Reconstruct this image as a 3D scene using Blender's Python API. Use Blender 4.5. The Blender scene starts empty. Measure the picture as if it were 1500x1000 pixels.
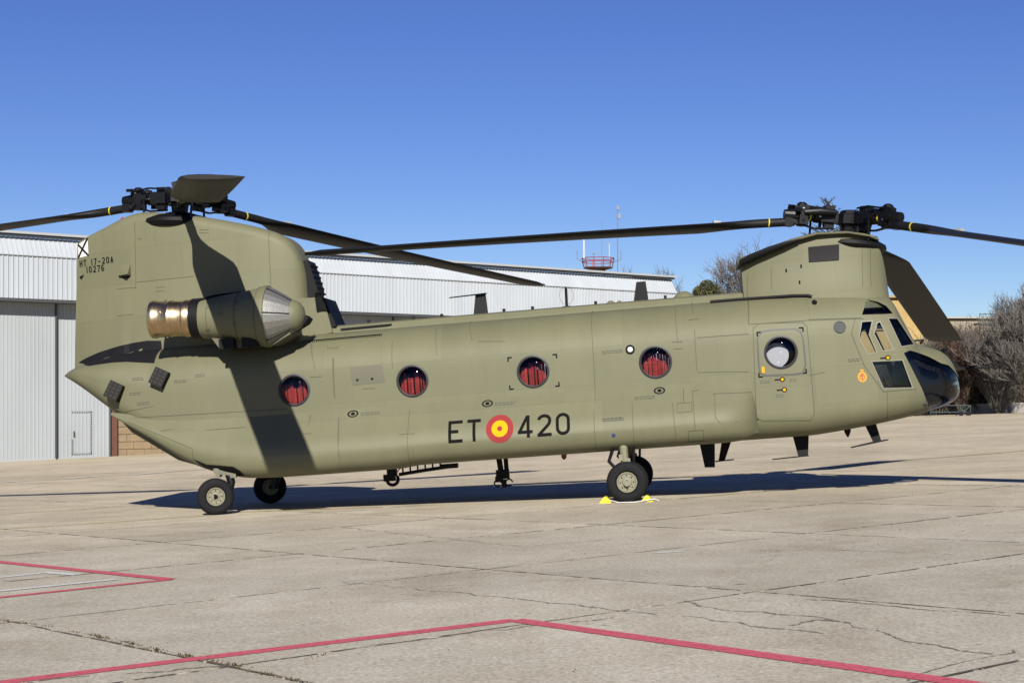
import bpy, bmesh, math, random
import numpy as np
from mathutils import Vector, Matrix
from mathutils.bvhtree import BVHTree
R = math.radians
random.seed(7); rng = np.random.default_rng(7)
SC = bpy.context.scene
COL = SC.collection

# ------------------------------------------------------------------ camera, sky, sun, exposure
SLOPE, FALL = 0.0377, -0.0156                    # the apron rises gently to the right and drains away from the camera
def gz(x, y): return SLOPE*max(-150, min(150, x)) + FALL*min(y, 40) - .007*max(0, min(y, 400)-40)
cam_d = bpy.data.cameras.new('camera'); cam = bpy.data.objects.new('camera', cam_d); COL.objects.link(cam)
cam.location = (0, 0, 1.404); cam.rotation_euler = (R(90), 0, 0)
cam_d.sensor_width = 36; cam_d.lens = 53.4; cam_d.shift_y = 0.0533
cam_d.clip_start = 0.1; cam_d.clip_end = 3000
SC.camera = cam
PSI = 0.117                                      # the helicopter's heading on the apron
fwd = Vector((math.cos(PSI), -math.sin(PSI), SLOPE*math.cos(PSI)-FALL*math.sin(PSI))).normalized()
nrm = Vector((-SLOPE, -FALL, 1)).normalized(); lft = nrm.cross(fwd)
GB = Matrix((fwd, lft, nrm)).transposed()
LIGHT = (GB @ Vector((-.132, 1, -.584))).normalized()  # the way the sunlight travels
SUN_EL = math.asin(-LIGHT.z); SUN_AZ = math.atan2(-LIGHT.x, -LIGHT.y)
w = bpy.data.worlds.new('World'); SC.world = w; w.use_nodes = True
nt = w.node_tree; nt.nodes.clear()
sky = nt.nodes.new('ShaderNodeTexSky'); sky.sky_type = 'NISHITA'; sky.sun_disc = False
sky.sun_elevation = SUN_EL; sky.sun_rotation = SUN_AZ
sky.altitude = 700; sky.air_density = 1.0; sky.dust_density = 0.0; sky.ozone_density = 6.0
hs = nt.nodes.new('ShaderNodeHueSaturation'); hs.inputs['Hue'].default_value = .522; hs.inputs['Saturation'].default_value = 1.13   # deep dry-air blue
bg = nt.nodes.new('ShaderNodeBackground'); bg.inputs[1].default_value = 0.05
wo = nt.nodes.new('ShaderNodeOutputWorld')
nt.links.new(sky.outputs[0], hs.inputs['Color']); nt.links.new(hs.outputs[0], bg.inputs[0]); nt.links.new(bg.outputs[0], wo.inputs[0])
sun_d = bpy.data.lights.new('sun', 'SUN'); sun_d.energy = 4.9; sun_d.angle = R(0.53); sun_d.color = (1, .955, .88)
sun = bpy.data.objects.new('sun', sun_d); COL.objects.link(sun)
sun.rotation_euler = LIGHT.to_track_quat('-Z', 'Y').to_euler()
sun.location = (-5, -40, 40)
SC.view_settings.view_transform = 'Standard'; SC.view_settings.look = 'None'
SC.view_settings.exposure = 0.9; SC.view_settings.gamma = 1; SC.view_settings.use_curve_mapping = False

# ------------------------------------------------------------------ materials
MATS = {}; ALB = .56
def mat(name, col, rough=.6, metal=0., noise=0., nscale=3., bump=0., bscale=40., col2=None, spec=.5, streak=None, panels=None):
    if name in MATS: return MATS[name]
    if metal < .5: col = tuple(c*ALB for c in col); col2 = tuple(c*ALB for c in col2) if col2 else None
    m = bpy.data.materials.new(name); m.use_nodes = True; MATS[name] = m
    n = m.node_tree; b = n.nodes['Principled BSDF']; L = n.links.new
    b.inputs['Roughness'].default_value = rough; b.inputs['Metallic'].default_value = metal
    b.inputs['Specular IOR Level'].default_value = spec
    b.inputs['Base Color'].default_value = (*col, 1)
    tc = n.nodes.new('ShaderNodeTexCoord')
    if noise or col2:
        c2 = col2 or tuple(min(1, max(0, c*(1-noise))) for c in col)
        t = n.nodes.new('ShaderNodeTexNoise'); t.inputs['Scale'].default_value = nscale; t.inputs['Detail'].default_value = 8
        t.inputs['Roughness'].default_value = .65
        if streak:
            mp = n.nodes.new('ShaderNodeMapping'); mp.inputs['Scale'].default_value = streak
            L(tc.outputs['Object'], mp.inputs[0]); L(mp.outputs[0], t.inputs['Vector'])
        else: L(tc.outputs['Object'], t.inputs['Vector'])
        r = n.nodes.new('ShaderNodeValToRGB'); r.color_ramp.elements[0].position = .32; r.color_ramp.elements[1].position = .68
        r.color_ramp.elements[0].color = (*c2, 1); r.color_ramp.elements[1].color = (*col, 1)
        L(t.outputs[0], r.inputs[0]); L(r.outputs[0], b.inputs['Base Color'])
        if panels:                                          # sheets of slightly different paint batches
            sp = n.nodes.new('ShaderNodeSeparateXYZ'); L(tc.outputs['Object'], sp.inputs[0]); cb = n.nodes.new('ShaderNodeCombineXYZ'); L(sp.outputs[0], cb.inputs[0]); L(sp.outputs[2], cb.inputs[1])
            bk = n.nodes.new('ShaderNodeTexBrick'); bk.inputs['Scale'].default_value = 1; bk.inputs['Brick Width'].default_value = panels[0]; bk.inputs['Row Height'].default_value = panels[1]
            bk.inputs['Mortar Size'].default_value = .004; bk.inputs['Mortar Smooth'].default_value = .3; bk.inputs['Color1'].default_value = (.94,.94,.945,1); bk.inputs['Color2'].default_value = (1.055,1.055,1.04,1); bk.inputs['Mortar'].default_value = (.86,.86,.85,1)
            L(cb.outputs[0], bk.inputs['Vector']); mx = n.nodes.new('ShaderNodeMix'); mx.data_type = 'RGBA'; mx.blend_type = 'MULTIPLY'; mx.inputs[0].default_value = 1
            L(r.outputs[0], mx.inputs[6]); L(bk.outputs[0], mx.inputs[7]); L(mx.outputs[2], b.inputs['Base Color'])
    if bump:
        t2 = n.nodes.new('ShaderNodeTexNoise'); t2.inputs['Scale'].default_value = bscale; t2.inputs['Detail'].default_value = 4
        L(tc.outputs['Object'], t2.inputs['Vector'])
        bp = n.nodes.new('ShaderNodeBump'); bp.inputs['Strength'].default_value = bump; bp.inputs['Distance'].default_value = .02
        L(t2.outputs[0], bp.inputs['Height']); L(bp.outputs[0], b.inputs['Normal'])
    return m
def glass_mat(name, tint, fres=1.45, rough=.02):
    m = bpy.data.materials.new(name); m.use_nodes = True; n = m.node_tree; n.nodes.clear(); L = n.links.new
    tr = n.nodes.new('ShaderNodeBsdfTransparent'); tr.inputs[0].default_value = (*tint, 1)
    gl = n.nodes.new('ShaderNodeBsdfGlossy'); gl.inputs['Roughness'].default_value = rough
    lw = n.nodes.new('ShaderNodeLayerWeight'); pw_ = n.nodes.new('ShaderNodeMath'); pw_.operation = 'POWER'; pw_.inputs[1].default_value = 5
    fr = n.nodes.new('ShaderNodeMath'); fr.operation = 'MULTIPLY_ADD'; f0 = ((fres-1)/(fres+1))**2; fr.inputs[1].default_value = 1-f0; fr.inputs[2].default_value = f0
    lw.inputs[0].default_value = .5; L(lw.outputs['Facing'], pw_.inputs[0]); L(pw_.outputs[0], fr.inputs[0])
    mx = n.nodes.new('ShaderNodeMixShader'); o = n.nodes.new('ShaderNodeOutputMaterial')
    L(fr.outputs[0], mx.inputs[0]); L(tr.outputs[0], mx.inputs[1]); L(gl.outputs[0], mx.inputs[2]); L(mx.outputs[0], o.inputs[0])
    MATS[name] = m; return m

# ------------------------------------------------------------------ mesh helpers
def link(name, me, parent=None):
    o = bpy.data.objects.new(name, me); COL.objects.link(o)
    if parent: o.parent = parent
    return o
def finish(me, smooth=True, ang=35):
    if smooth:
        me.polygons.foreach_set('use_smooth', [True]*len(me.polygons))
        me.set_sharp_from_angle(angle=R(ang))
class MB:
    def __init__(s): s.v = []; s.f = []
    def add(s, vs, fs):
        b = len(s.v); s.v += [tuple(map(float, v)) for v in vs]; s.f += [tuple(b+i for i in f) for f in fs]; return s
    def box(s, c, d, rot=None):
        c = Vector(c); h = [x/2 for x in d]
        vs = [Vector((sx*h[0], sy*h[1], sz*h[2])) for sz in (-1, 1) for sy in (-1, 1) for sx in (-1, 1)]
        if rot is not None: vs = [rot @ v for v in vs]
        return s.add([v+c for v in vs], [(0,2,3,1),(4,5,7,6),(0,1,5,4),(2,6,7,3),(0,4,6,2),(1,3,7,5)])
    def prism(s, poly, y0, y1, axis='y'):
        n = len(poly)
        def P(a, b, t): return (a, t, b) if axis == 'y' else ((a, b, t) if axis == 'z' else (t, a, b))
        vs = [P(a, b, y0) for a, b in poly] + [P(a, b, y1) for a, b in poly]
        fs = [(i, (i+1) % n, n+(i+1) % n, n+i) for i in range(n)] + [tuple(range(n))[::-1], tuple(range(n, 2*n))]
        return s.add(vs, fs)
    def tube(s, pts, r, n=8, cap=True):
        pts = [Vector(p) for p in pts]; rs = r if isinstance(r, (list, tuple)) else [r]*len(pts)
        vs = []; N = len(pts); up = None
        for i, p in enumerate(pts):
            t = (pts[min(i+1, N-1)]-pts[max(i-1, 0)]).normalized()
            if up is None: up = Vector((0, 0, 1)) if abs(t.z) < .9 else Vector((1, 0, 0))
            a = t.cross(up).normalized(); b = a.cross(t).normalized(); up = b
            vs += [p + (a*math.cos(2*math.pi*k/n) + b*math.sin(2*math.pi*k/n))*rs[i] for k in range(n)]
        fs = [(i*n+k, i*n+(k+1) % n, (i+1)*n+(k+1) % n, (i+1)*n+k) for i in range(N-1) for k in range(n)]
        if cap: fs += [tuple(range(n))[::-1], tuple(range((N-1)*n, N*n))]
        return s.add(vs, fs)
    def lathe(s, prof, c=(0,0,0), M=None, n=32, cap=True):
        """prof: (a, r) along local x axis; M maps local to place"""
        M = M or Matrix.Identity(3); c = Vector(c); vs = []
        for a, r in prof:
            vs += [c + M @ Vector((a, r*math.cos(2*math.pi*k/n), r*math.sin(2*math.pi*k/n))) for k in range(n)]
        N = len(prof)
        fs = [(i*n+k, i*n+(k+1) % n, (i+1)*n+(k+1) % n, (i+1)*n+k) for i in range(N-1) for k in range(n)]
        if cap: fs += [tuple(range(n))[::-1], tuple(range((N-1)*n, N*n))]
        return s.add(vs, fs)
    def rings(s, rings, cap=True, closed=True):
        n = len(rings[0]); N = len(rings); vs = [p for r in rings for p in r]
        kk = n if closed else n-1
        fs = [(i*n+k, i*n+(k+1) % n, (i+1)*n+(k+1) % n, (i+1)*n+k) for i in range(N-1) for k in range(kk)]
        if cap: fs += [tuple(range(n))[::-1], tuple(range((N-1)*n, N*n))]
        return s.add(vs, fs)
    def mesh(s, name, mt=None, smooth=True, ang=35, fix=True):
        me = bpy.data.meshes.new(name); me.from_pydata(s.v, [], s.f)
        if fix:
            bm = bmesh.new(); bm.from_mesh(me); bmesh.ops.recalc_face_normals(bm, faces=bm.faces); bm.to_mesh(me); bm.free()
        finish(me, smooth, ang)
        if mt: me.materials.append(mt)
        return me
    def build(s, name, mt, parent=None, smooth=True, ang=35, fix=True):
        return link(name, s.mesh(name, mt, smooth, ang, fix), parent)
def tag(o, label=None, cat=None, group=None, kind=None):
    if label: o['label'] = label
    if cat: o['category'] = cat
    if group: o['group'] = group
    if kind: o['kind'] = kind
    return o
def empty(name, loc=(0,0,0), parent=None):
    o = bpy.data.objects.new(name, None); COL.objects.link(o); o.location = loc; o.empty_display_size = .3
    if parent: o.parent = parent
    return o
def pchip(xs, ys):
    xs = np.array(xs, float); ys = np.array(ys, float); h = np.diff(xs); d = np.diff(ys)/h; m = np.zeros(len(xs))
    for i in range(1, len(xs)-1):
        if d[i-1]*d[i] > 0:
            w1 = 2*h[i]+h[i-1]; w2 = h[i]+2*h[i-1]; m[i] = (w1+w2)/(w1/d[i-1]+w2/d[i])
    m[0] = d[0]; m[-1] = d[-1]
    def f(x):
        x = min(max(x, xs[0]), xs[-1]); i = min(max(int(np.searchsorted(xs, x))-1, 0), len(xs)-2)
        t = (x-xs[i])/h[i]
        return float((2*t**3-3*t*t+1)*ys[i]+(t**3-2*t*t+t)*h[i]*m[i]+(-2*t**3+3*t*t)*ys[i+1]+(t**3-t*t)*h[i]*m[i+1])
    return f

# ------------------------------------------------------------------ helicopter: frame and hull
PITCH = 0.036
HB = GB @ Matrix.Rotation(-PITCH, 3, 'Y')          # airframe axes: x forward, y left, z up
heli = empty('helicopter', (-1.363, 26.737, gz(-1.363, 26.737))); heli.rotation_euler = HB.to_euler()

fW = pchip([-6.42,-6.3,-6.0,-5.4,-4.6,-3.6,-2.6, 6.0, 6.8, 7.4, 7.9, 8.2, 8.5, 8.75, 8.95, 9.06, 9.12],
           [  .45, .62, .90,1.12,1.22,1.25,1.25,1.25,1.22,1.15,1.06, .98, .85, .70,  .50,  .30,  .05])
fB = pchip([-6.42,-6.1,-5.2,-4.6,-3.96,-3.5,-2.84,-2.2, 6.4, 7.28,7.84, 8.41, 8.62, 8.97, 9.06, 9.12],
           [ 2.69,2.50,1.83,1.44,1.05, .86, .73, .72, .72, .79, .86, .95, .985, 1.09, 1.16, 1.28])
fT = pchip([-6.42,-6.25,-5.7,-4.9,-4.0,-3.0, 6.0, 7.2, 7.8, 8.02, 8.1, 8.2, 8.42, 8.6, 8.78, 8.92, 9.04, 9.12],
           [ 2.75, 2.84,2.97,3.06,3.10,3.10,3.10,3.10,3.04, 2.93, 2.80, 2.58, 2.14, 2.06, 1.99, 1.89, 1.68, 1.32])
def section(x, off=0.):
    W = max(fW(x)-off, .02); zb = fB(x)+off; zt = fT(x)-off; h = max(zt-zb, .03); zt = zb+h
    rt = min(.78, .47*h); ct = .80*W; rb = min(.40, .42*h); cb = min(.50, .6*W); e = 2/2.25
    p = [(y, zt) for y in np.linspace(0, (W-ct), 4)]
    for a in np.linspace(0, math.pi/2, 15)[1:]: p.append((W-ct+ct*math.sin(a)**e, zt-rt+rt*math.cos(a)**e))
    for z in np.linspace(zt-rt, zb+rb, 12)[1:-1]: p.append((W, z))
    for a in np.linspace(0, math.pi/2, 11): p.append((W-cb+cb*math.cos(a)**e, zb+rb-rb*math.sin(a)**e))
    for y in np.linspace(W-cb, 0, 5)[1:]: p.append((y, zb))
    zm = (zt+zb)/2; q = []
    for y, z in p: q.append((y*(1+.028*(1-((z-zm)/(h/2))**2)), z))
    right = [(-y, z) for y, z in q]; left = [(y, z) for y, z in q[1:-1]][::-1]
    return right + left
def hull_rings(xs, off): return [[(x, y, z) for y, z in section(x, off)] for x in xs]
XS = list(np.concatenate([np.linspace(-6.42,-6.0,8), np.linspace(-5.9,-2.4,30), np.linspace(-2.1,6.0,34), np.linspace(6.1,7.9,24), np.linspace(7.95,8.7,34), 9.12-.42*np.cos(np.linspace(0,math.pi/2,18))[1:]]))
XS[-1] = 9.119
fSp = pchip([-5.35,-4.6,-3.6,-2.6,-1.5, 4.7, 5.1, 5.4, 5.58, 5.66],[.02,.16,.34,.46,.50,.50,.48,.38,.20,.02])
fSz = pchip([-5.35,-4.5,-3.5,-2.5, 5.0,5.4,5.66],[1.98,1.86,1.82,1.80,1.80,1.77,1.66])
fSb = pchip([-5.35,-4.6,-3.96,-3.5,-2.84,-2.2,-.4,.15,5.0,5.4,5.66],[1.93,1.46,1.04,.84,.69,.67,.67,.715,.715,.74,.84])
def sp_section(x, sgn):
    o = fSp(x); zt = fSz(x); zb = min(fSb(x), zt-.05); h = zt-zb; W = min(fW(x), 1.25)
    pr = [(-.25,1.08),(-.04,1.02),(.12,.93),(.34,.80),(.62,.64),(.86,.50),(.98,.38),(1.,.27),(.88,.13),(.62,.04),(.3,0),(-.2,0),(-.5,.05)]
    pts = []; n = len(pr)
    for i in range(n-1):
        p0, p1, p2, p3 = pr[max(i-1,0)], pr[i], pr[i+1], pr[min(i+2,n-1)]
        for t in (0,.25,.5,.75):
            f = lambda a,b,c,d: .5*(2*b+(c-a)*t+(2*a-5*b+4*c-d)*t*t+(3*b-a-3*c+d)*t**3)
            pts.append((f(p0[0],p1[0],p2[0],p3[0]), f(p0[1],p1[1],p2[1],p3[1])))
    pts.append(pr[-1])
    return [(x, sgn*(W-.02+o*u if u > 0 else W-.02+.5*u), zb+h*v) for u, v in pts]
SXS = list(np.concatenate([np.linspace(-5.35,-2.4,24), np.linspace(-2.,4.6,24), np.linspace(4.7,5.5,12), [5.56,5.6,5.63,5.65,5.66]]))
# rear pylon: stations along x
fRT = pchip([-6.29,-6.14,-5.7,-5.33,-4.97,-4.3,-3.70,-3.15,-2.6,-2.36,-2.20,-2.10,-2.02,-1.97,-1.93],
            [5.13,5.20,5.36,5.48,5.53,5.45,5.33,5.19,5.02,4.92,4.81,4.69,4.52,4.38,4.15])
fRW = pchip([-6.29,-6.0,-5.2,-4.4,-3.6,-2.9,-2.4,-2.15,-2.0,-1.93],[.07,.17,.38,.52,.57,.57,.53,.47,.38,.22])
def box_section(x, hw, zb, zt, r, base=0.):
    r = min(r, hw*.6); p = []
    zz = np.linspace(0,1,10)
    for t in zz: p.append((x, -(hw+base*(1-t)**2.5), zb+(zt-r-zb)*t))
    for a in np.linspace(0, math.pi/2, 8)[1:]: p.append((x, -(hw-r+r*math.cos(a)), zt-r+r*math.sin(a)))
    p += [(q[0], -q[1], q[2]) for q in p[::-1]]
    return p
RXS = list(np.concatenate([np.linspace(-6.29,-2.5,44), np.linspace(-2.42,-1.93,16)]))
def shear(p):
    x, y, z = p; return (x+.095*(z-3.9)*min(1, max(0, (-4.2-x)/1.6)), y, z)
rear_py = MB().rings([[shear(p) for p in box_section(x, fRW(x), 2.4 if x > -5.2 else 2.84, fRT(x), .20, .20*min(1,max(0,(x+6.22)/1.5)))] for x in RXS])
# front pylon
fFT = pchip([5.62,5.9,6.3,6.6,7.0,7.4,7.75,7.90,7.98,8.03,8.06],[3.70,3.80,3.93,4.02,4.08,4.04,3.95,3.86,3.66,3.35,3.05])
fFW = pchip([5.62,5.9,6.6,7.2,7.6,7.85,8.0,8.06],[.40,.50,.60,.62,.58,.46,.30,.12])
FXS = list(np.concatenate([np.linspace(5.62,7.7,24), np.linspace(7.74,8.06,14)]))
front_py = MB().rings([box_section(x, fFW(x), 2.75, fFT(x), .12, .35) for x in FXS])
tunnel = MB().rings([[(x,-.42,3.02),(x,-.42,3.13),(x,-.36,3.20),(x,-.2,3.235),(x,.2,3.235),(x,.36,3.20),(x,.42,3.13),(x,.42,3.02)] for x in np.linspace(-1.95,5.66,12)])
outer = MB().rings(hull_rings(XS, 0))
sponR = MB().rings([sp_section(x, -1) for x in SXS]); sponL = MB().rings([sp_section(x, 1) for x in SXS])
def tri_bvh(mbs):
    v = []; f = []
    for m in mbs:
        b = len(v); v += m.v; f += [tuple(b+i for i in q) for q in m.f]
    return BVHTree.FromPolygons(v, f, epsilon=0)
SKIN = tri_bvh([outer, sponR, sponL, rear_py, front_py, tunnel])

D = {'seam':[[(-1.783,3.062),(-1.664,2.448)],[(-1.345,2.606),(-1.346,1.924)],[(-1.28,1.586),(-1.239,1.161)],[(-1.78,1.678),(-1.799,1.5)],[(-1.736,2.314),(-1.551,2.314)],[(-0.862,2.053),(-0.651,2.046)],[(-0.229,1.238),(0.048,1.237)],[(-1.46,2.787),(-1.273,2.777)],[(-1.47,2.846),(-1.46,2.787)],[(-1.282,2.837),(-1.273,2.777)],[(4.455,3.056),(4.456,2.428)],[(4.745,3.152),(4.749,2.881)],[(4.659,2.774),(4.828,2.78)],[(4.748,2.606),(4.738,1.923)],[(4.369,2.423),(4.542,2.422)],[(4.385,2.31),(4.533,2.303)],[(4.491,1.643),(4.484,1.408)],[(4.638,1.582),(4.635,1.068)],[(4.627,1.595),(4.737,1.599)],[(4.779,2.465),(5.623,2.459)],[(4.748,1.897),(5.576,1.845)],[(4.378,1.411),(4.614,1.41),(4.603,1.261),(4.367,1.26),(4.378,1.411)],[(4.529,0.951),(4.771,0.951),(4.759,0.772),(4.516,0.776),(4.529,0.951)],[(4.498,1.641),(4.486,1.403)],[(4.64,1.575),(4.633,0.962)],[(4.993,1.508),(4.972,1.135),(5.053,1.031)],[(5.29,1.03),(5.319,1.054)],[(4.968,1.523),(5.589,1.505)],[(5.632,2.618),(6.567,2.607)],[(5.632,2.618),(5.712,3.477)],[(6.567,2.607),(7.501,2.566)],[(5.698,2.544),(5.642,1.076),(5.755,1.018),(6.513,0.976),(6.582,1.087),(6.571,2.503)],[(5.698,2.544),(5.805,2.616),(6.507,2.582),(6.571,2.503)],[(7.356,2.576),(7.275,2.332),(7.437,1.813),(7.721,1.357),(8.28,1.36)],[(7.779,1.353),(7.775,0.902)],[(6.537,1.706),(6.798,1.744)],[(-4.952,5.348),(-5.005,4.156)],[(-4.979,4.273),(-3.896,4.272)],[(-4.787,3.554)],[(-2.502,4.959),(-2.519,4.005)],[(-5.39,4.196),(-5.003,4.183)],[(-5.415,3.71),(-5.068,3.711)],[(-4.908,5.042),(-4.832,5.033)],[(-4.607,4.144),(-4.442,4.135)],[(-4.611,4.076),(-4.446,4.067)],[(-3.736,5.079),(-3.562,5.07)],[(-3.739,5.025),(-3.566,5.016)],[(-2.109,3.547)],[(-1.83,3.119),(-1.655,2.443)],[(-1.349,2.615),(-1.365,1.966)],[(-1.754,2.32),(-1.549,2.311)],[(-5.022,1.805),(-3.804,1.257),(-3.809,1.068)],[(-5.098,1.975),(-4.54,2.032)],[(-4.911,1.862),(-3.124,1.829),(-2.189,1.808)],[(-1.333,2.605),(-1.351,1.924)],[(-1.774,1.68),(-1.8,1.489)],[(-1.286,1.595),(-1.239,0.925)],[(-1.867,1.366),(-1.719,1.365)],[(-3.578,1.553),(-2.908,1.553)],[(-4.391,1.595),(-4.193,1.614)],[(6.107,3.559),(6.089,3.195)],[(5.62,3.301),(7.516,3.107),(7.961,3.084)],[(7.627,3.811),(7.572,3.117)],[(7.766,3.778),(7.71,3.109)],[(5.693,3.125),(5.641,2.616)],[(7.46,2.582),(6.612,2.62)],[(-0.073,1.639),(-0.083,0.703)],[(3.061,2.542),(3.043,1.52)],[(0.941,3.105),(1.044,2.706)],[(3.05,3.11),(3.061,2.542)],[(1.137,2.698),(1.599,2.661)],[(0.395,3.01),(0.439,2.52)],[(-0.333,2.82),(-0.328,2.349)],[(3.018,1.409),(3.009,0.736)],[(3.647,1.474),(3.639,0.748)],[(4.302,1.425),(4.317,0.869)]],'dark_panel':[[(-1.069,2.43),(-0.504,2.433),(-0.467,2.134),(-1.032,2.122)]],'dots':[[(-0.941,2.206)],[(-0.687,2.206)]],'filler':[[(-1.044,1.642)],[(1.245,1.644)],[(4.104,1.643)]],'lamp':[[(3.672,2.356)]],'greydisc':[[(7.095,2.457)]],'blackdisc':[[(6.743,2.907)]],'emblem':[[(7.395,1.62)]],'corner':[[(1.635,2.38)],[(1.631,1.855)],[(2.447,2.373)],[(2.455,1.849)],[(5.759,2.472)],[(5.736,1.745)],[(6.501,2.492)],[(6.498,1.753)]],'louvre':[[(-1.366,3.137),(-0.455,3.148)]],'serrated':[[(-1.915,2.954),(-0.552,2.964)]],'strip':[[(5.029,3.122),(5.848,3.111),(6.702,3.06)]],'hatch':[[(5.756,2.377),(5.836,2.474),(5.967,2.492),(6.368,2.484),(6.463,2.423),(6.49,2.29),(6.499,1.883),(6.44,1.757),(6.31,1.746),(5.852,1.758),(5.756,1.809),(5.746,1.941)]],'arrow':[[(6.076,1.677)],[(6.097,1.507)],[(7.806,1.902)]],'handle':[[(5.811,1.854)]],'et':[[(0.602,1.396),(0.842,1.389),(0.855,1.041),(0.616,1.036)]],'T':[[(0.922,1.395),(1.139,1.402),(1.059,1.038)]],'roundel':[[(1.462,1.215)]],'roundr':[[(1.235,1.226),(1.688,1.205),(1.457,1.435),(1.45,0.987)]],'four':[[(1.765,1.389),(2.003,1.394),(1.94,1.041)]],'two':[[(2.083,1.388),(2.32,1.393),(2.311,1.048)]],'zero':[[(2.388,1.4),(2.624,1.393),(2.613,1.049)]],'ht':[[(-6.196,4.809),(-6.197,4.672),(-5.514,4.778),(-5.521,4.668)]],'num':[[(-6.046,4.679),(-6.039,4.548),(-5.623,4.655),(-5.623,4.531)]],'xsq':[[(-5.925,5.161),(-5.937,4.852)]],'flare':[[(-5.271,2.584),(-4.952,2.41),(-5.178,2.054),(-5.421,2.314)],[(-4.44,2.726),(-4.143,2.561),(-4.333,2.253),(-4.583,2.447)]],'black':[[(-6.295,2.957),(-6.133,3.016),(-5.824,3.098),(-5.453,3.161),(-5.11,3.204),(-4.833,3.215),(-4.554,3.191),(-4.543,3.105),(-4.542,2.99),(-4.557,2.888),(-4.53,2.775),(-4.799,2.809),(-5.062,2.843),(-5.325,2.853),(-5.518,2.845),(-5.79,2.832)]],'well':[[(-3.802,1.082),(-3.577,0.974),(-3.361,0.949),(-3.089,0.908),(-2.983,0.831),(-2.935,0.744),(-3.118,0.754),(-3.409,0.844),(-3.644,0.929)]],'fpblack':[[(6.742,3.861),(7.247,3.862),(7.226,3.599),(6.733,3.608)]],'lightbox':[[(-5.312,4.607),(-5.09,4.608),(-5.089,4.412),(-5.31,4.411)]],'redcirc':[[]],'stencil':[[(-0.906,1.641),(-0.582,1.637)],[(1.365,1.637),(1.722,1.638)],[(3.212,2.36),(3.548,2.358)],[(3.691,1.56),(4.024,1.567)],[(3.151,1.249),(3.506,1.243)],[(3.161,1.242),(3.508,1.23)],[(7.185,1.918),(7.372,1.91)],[(6.218,1.666),(6.333,1.663)],[(5.745,1.673),(5.903,1.673)],[(5.985,1.428),(6.128,1.423)],[(-4.134,2.435),(-3.912,2.425)],[(-4.961,2.288),(-4.73,2.277)],[(-4.896,2.538),(-4.687,2.528)],[(-3.758,2.508),(-3.589,2.502)],[(-4.832,2.11),(-4.603,2.109)]],'blue':[[(3.317,0.972)]],'tick':[[(5.85,0.935)],[(6.346,0.933)]],'pa':[[(7.478,2.634),(7.572,2.84),(7.616,2.887),(7.778,2.839),(7.902,2.76),(7.995,2.625),(7.853,2.62)]],'pb':[[(7.457,2.521),(7.636,2.52),(7.562,2.299),(7.663,2.002),(7.512,1.979),(7.389,2.256)]],'pc':[[(7.704,2.481),(7.758,2.5),(7.94,2.016),(7.76,2.017),(7.638,2.305)]],'pd':[[(7.889,2.549),(8.055,2.541),(8.312,2.088),(8.068,2.063)]],'pe':[[(7.558,1.864),(8.074,1.85),(8.208,1.382),(7.724,1.406)]],'pf':[[(8.105,1.96),(8.215,1.998),(8.402,1.939),(8.538,1.881),(8.736,1.759),(8.875,1.656),(8.969,1.515),(8.994,1.377),(8.936,1.222),(8.827,1.093),(8.698,1.012),(8.445,1.12),(8.358,1.372),(8.221,1.695)]]}

# ------------------------------------------------------------------ helicopter materials
OLIVE = (.191, .186, .1055)
olive = mat('olive_paint', OLIVE, .62, noise=.07, nscale=1.1, col2=(.170,.166,.096), bump=.10, bscale=2.2, spec=.3, streak=(1.6,1,.45), panels=(1.02,.61))
olive2 = mat('olive_paint_sponson', (.195,.190,.109), .60, noise=.06, nscale=1.7, col2=(.176,.172,.10), bump=.09, bscale=2.4, spec=.3, streak=(1.8,1,.5), panels=(1.27,.52))
olive_dk = mat('olive_panel', (.118,.112,.062), .6)
seam_m = mat('seam', (.105,.10,.06), .8)
stencil_m = mat('stencil', (.10,.096,.068), .8)
black = mat('black_paint', (.006,.006,.007), .6, noise=.3, nscale=6, spec=.18)
black_soft = mat('black_marking', (.011,.010,.010), .9, spec=.06)
slate = mat('slate_black', (.010,.0105,.014), .7, noise=.3, nscale=5, spec=.15)
rubber = mat('tyre_rubber', (.012,.012,.013), .8, noise=.35, nscale=9, spec=.2)
dark_in = mat('cabin_lining', (.035,.036,.04), .8)
steel = mat('hub_steel', (.0045,.0045,.006), .45, noise=.5, nscale=14, spec=.25)
bright = mat('bright_metal', (.62,.62,.6), .3, metal=1.)
blade_m = mat('blade_skin', (.013,.0125,.012), .55, spec=.2, noise=.35, nscale=1.2, streak=(.6, 9, 9))
red_m = mat('marking_red', (.34,.045,.045), .8, spec=.1); yel_m = mat('marking_yellow', (.86,.44,.008), .8, spec=.1)
gold_m = mat('emblem_gold', (.68,.34,.015), .6); white_m = mat('marking_white', (.78,.78,.76), .7)
seat_red = mat('red_webbing', (.50,.028,.03), .8, noise=.5, nscale=7)
ylw_stripe = mat('yellow_band', (.75,.62,.03), .6)
glass = glass_mat('canopy_glass', (.74,.78,.82), 1.5)
glass_c = glass_mat('chin_glass', (.46,.50,.56), 1.5)  # tint darkened to stand for the dim interior behind chin and door panes
glass_w = glass_mat('window_glass', (.80,.80,.82), 1.4)
rim_m = mat('window_rim', (.035,.036,.04), .5, spec=.25)
rim_l = mat('window_rim_light', (.235,.23,.17), .6)
exh = mat('exhaust_metal', (.52,.40,.24), .30, metal=1., noise=.5, nscale=5, col2=(.30,.21,.12), streak=(7,1,1))
mesh_m = mat('intake_screen', (.30,.295,.27), .5, metal=.8, noise=.5, nscale=70, bump=.25, bscale=90)

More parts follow.
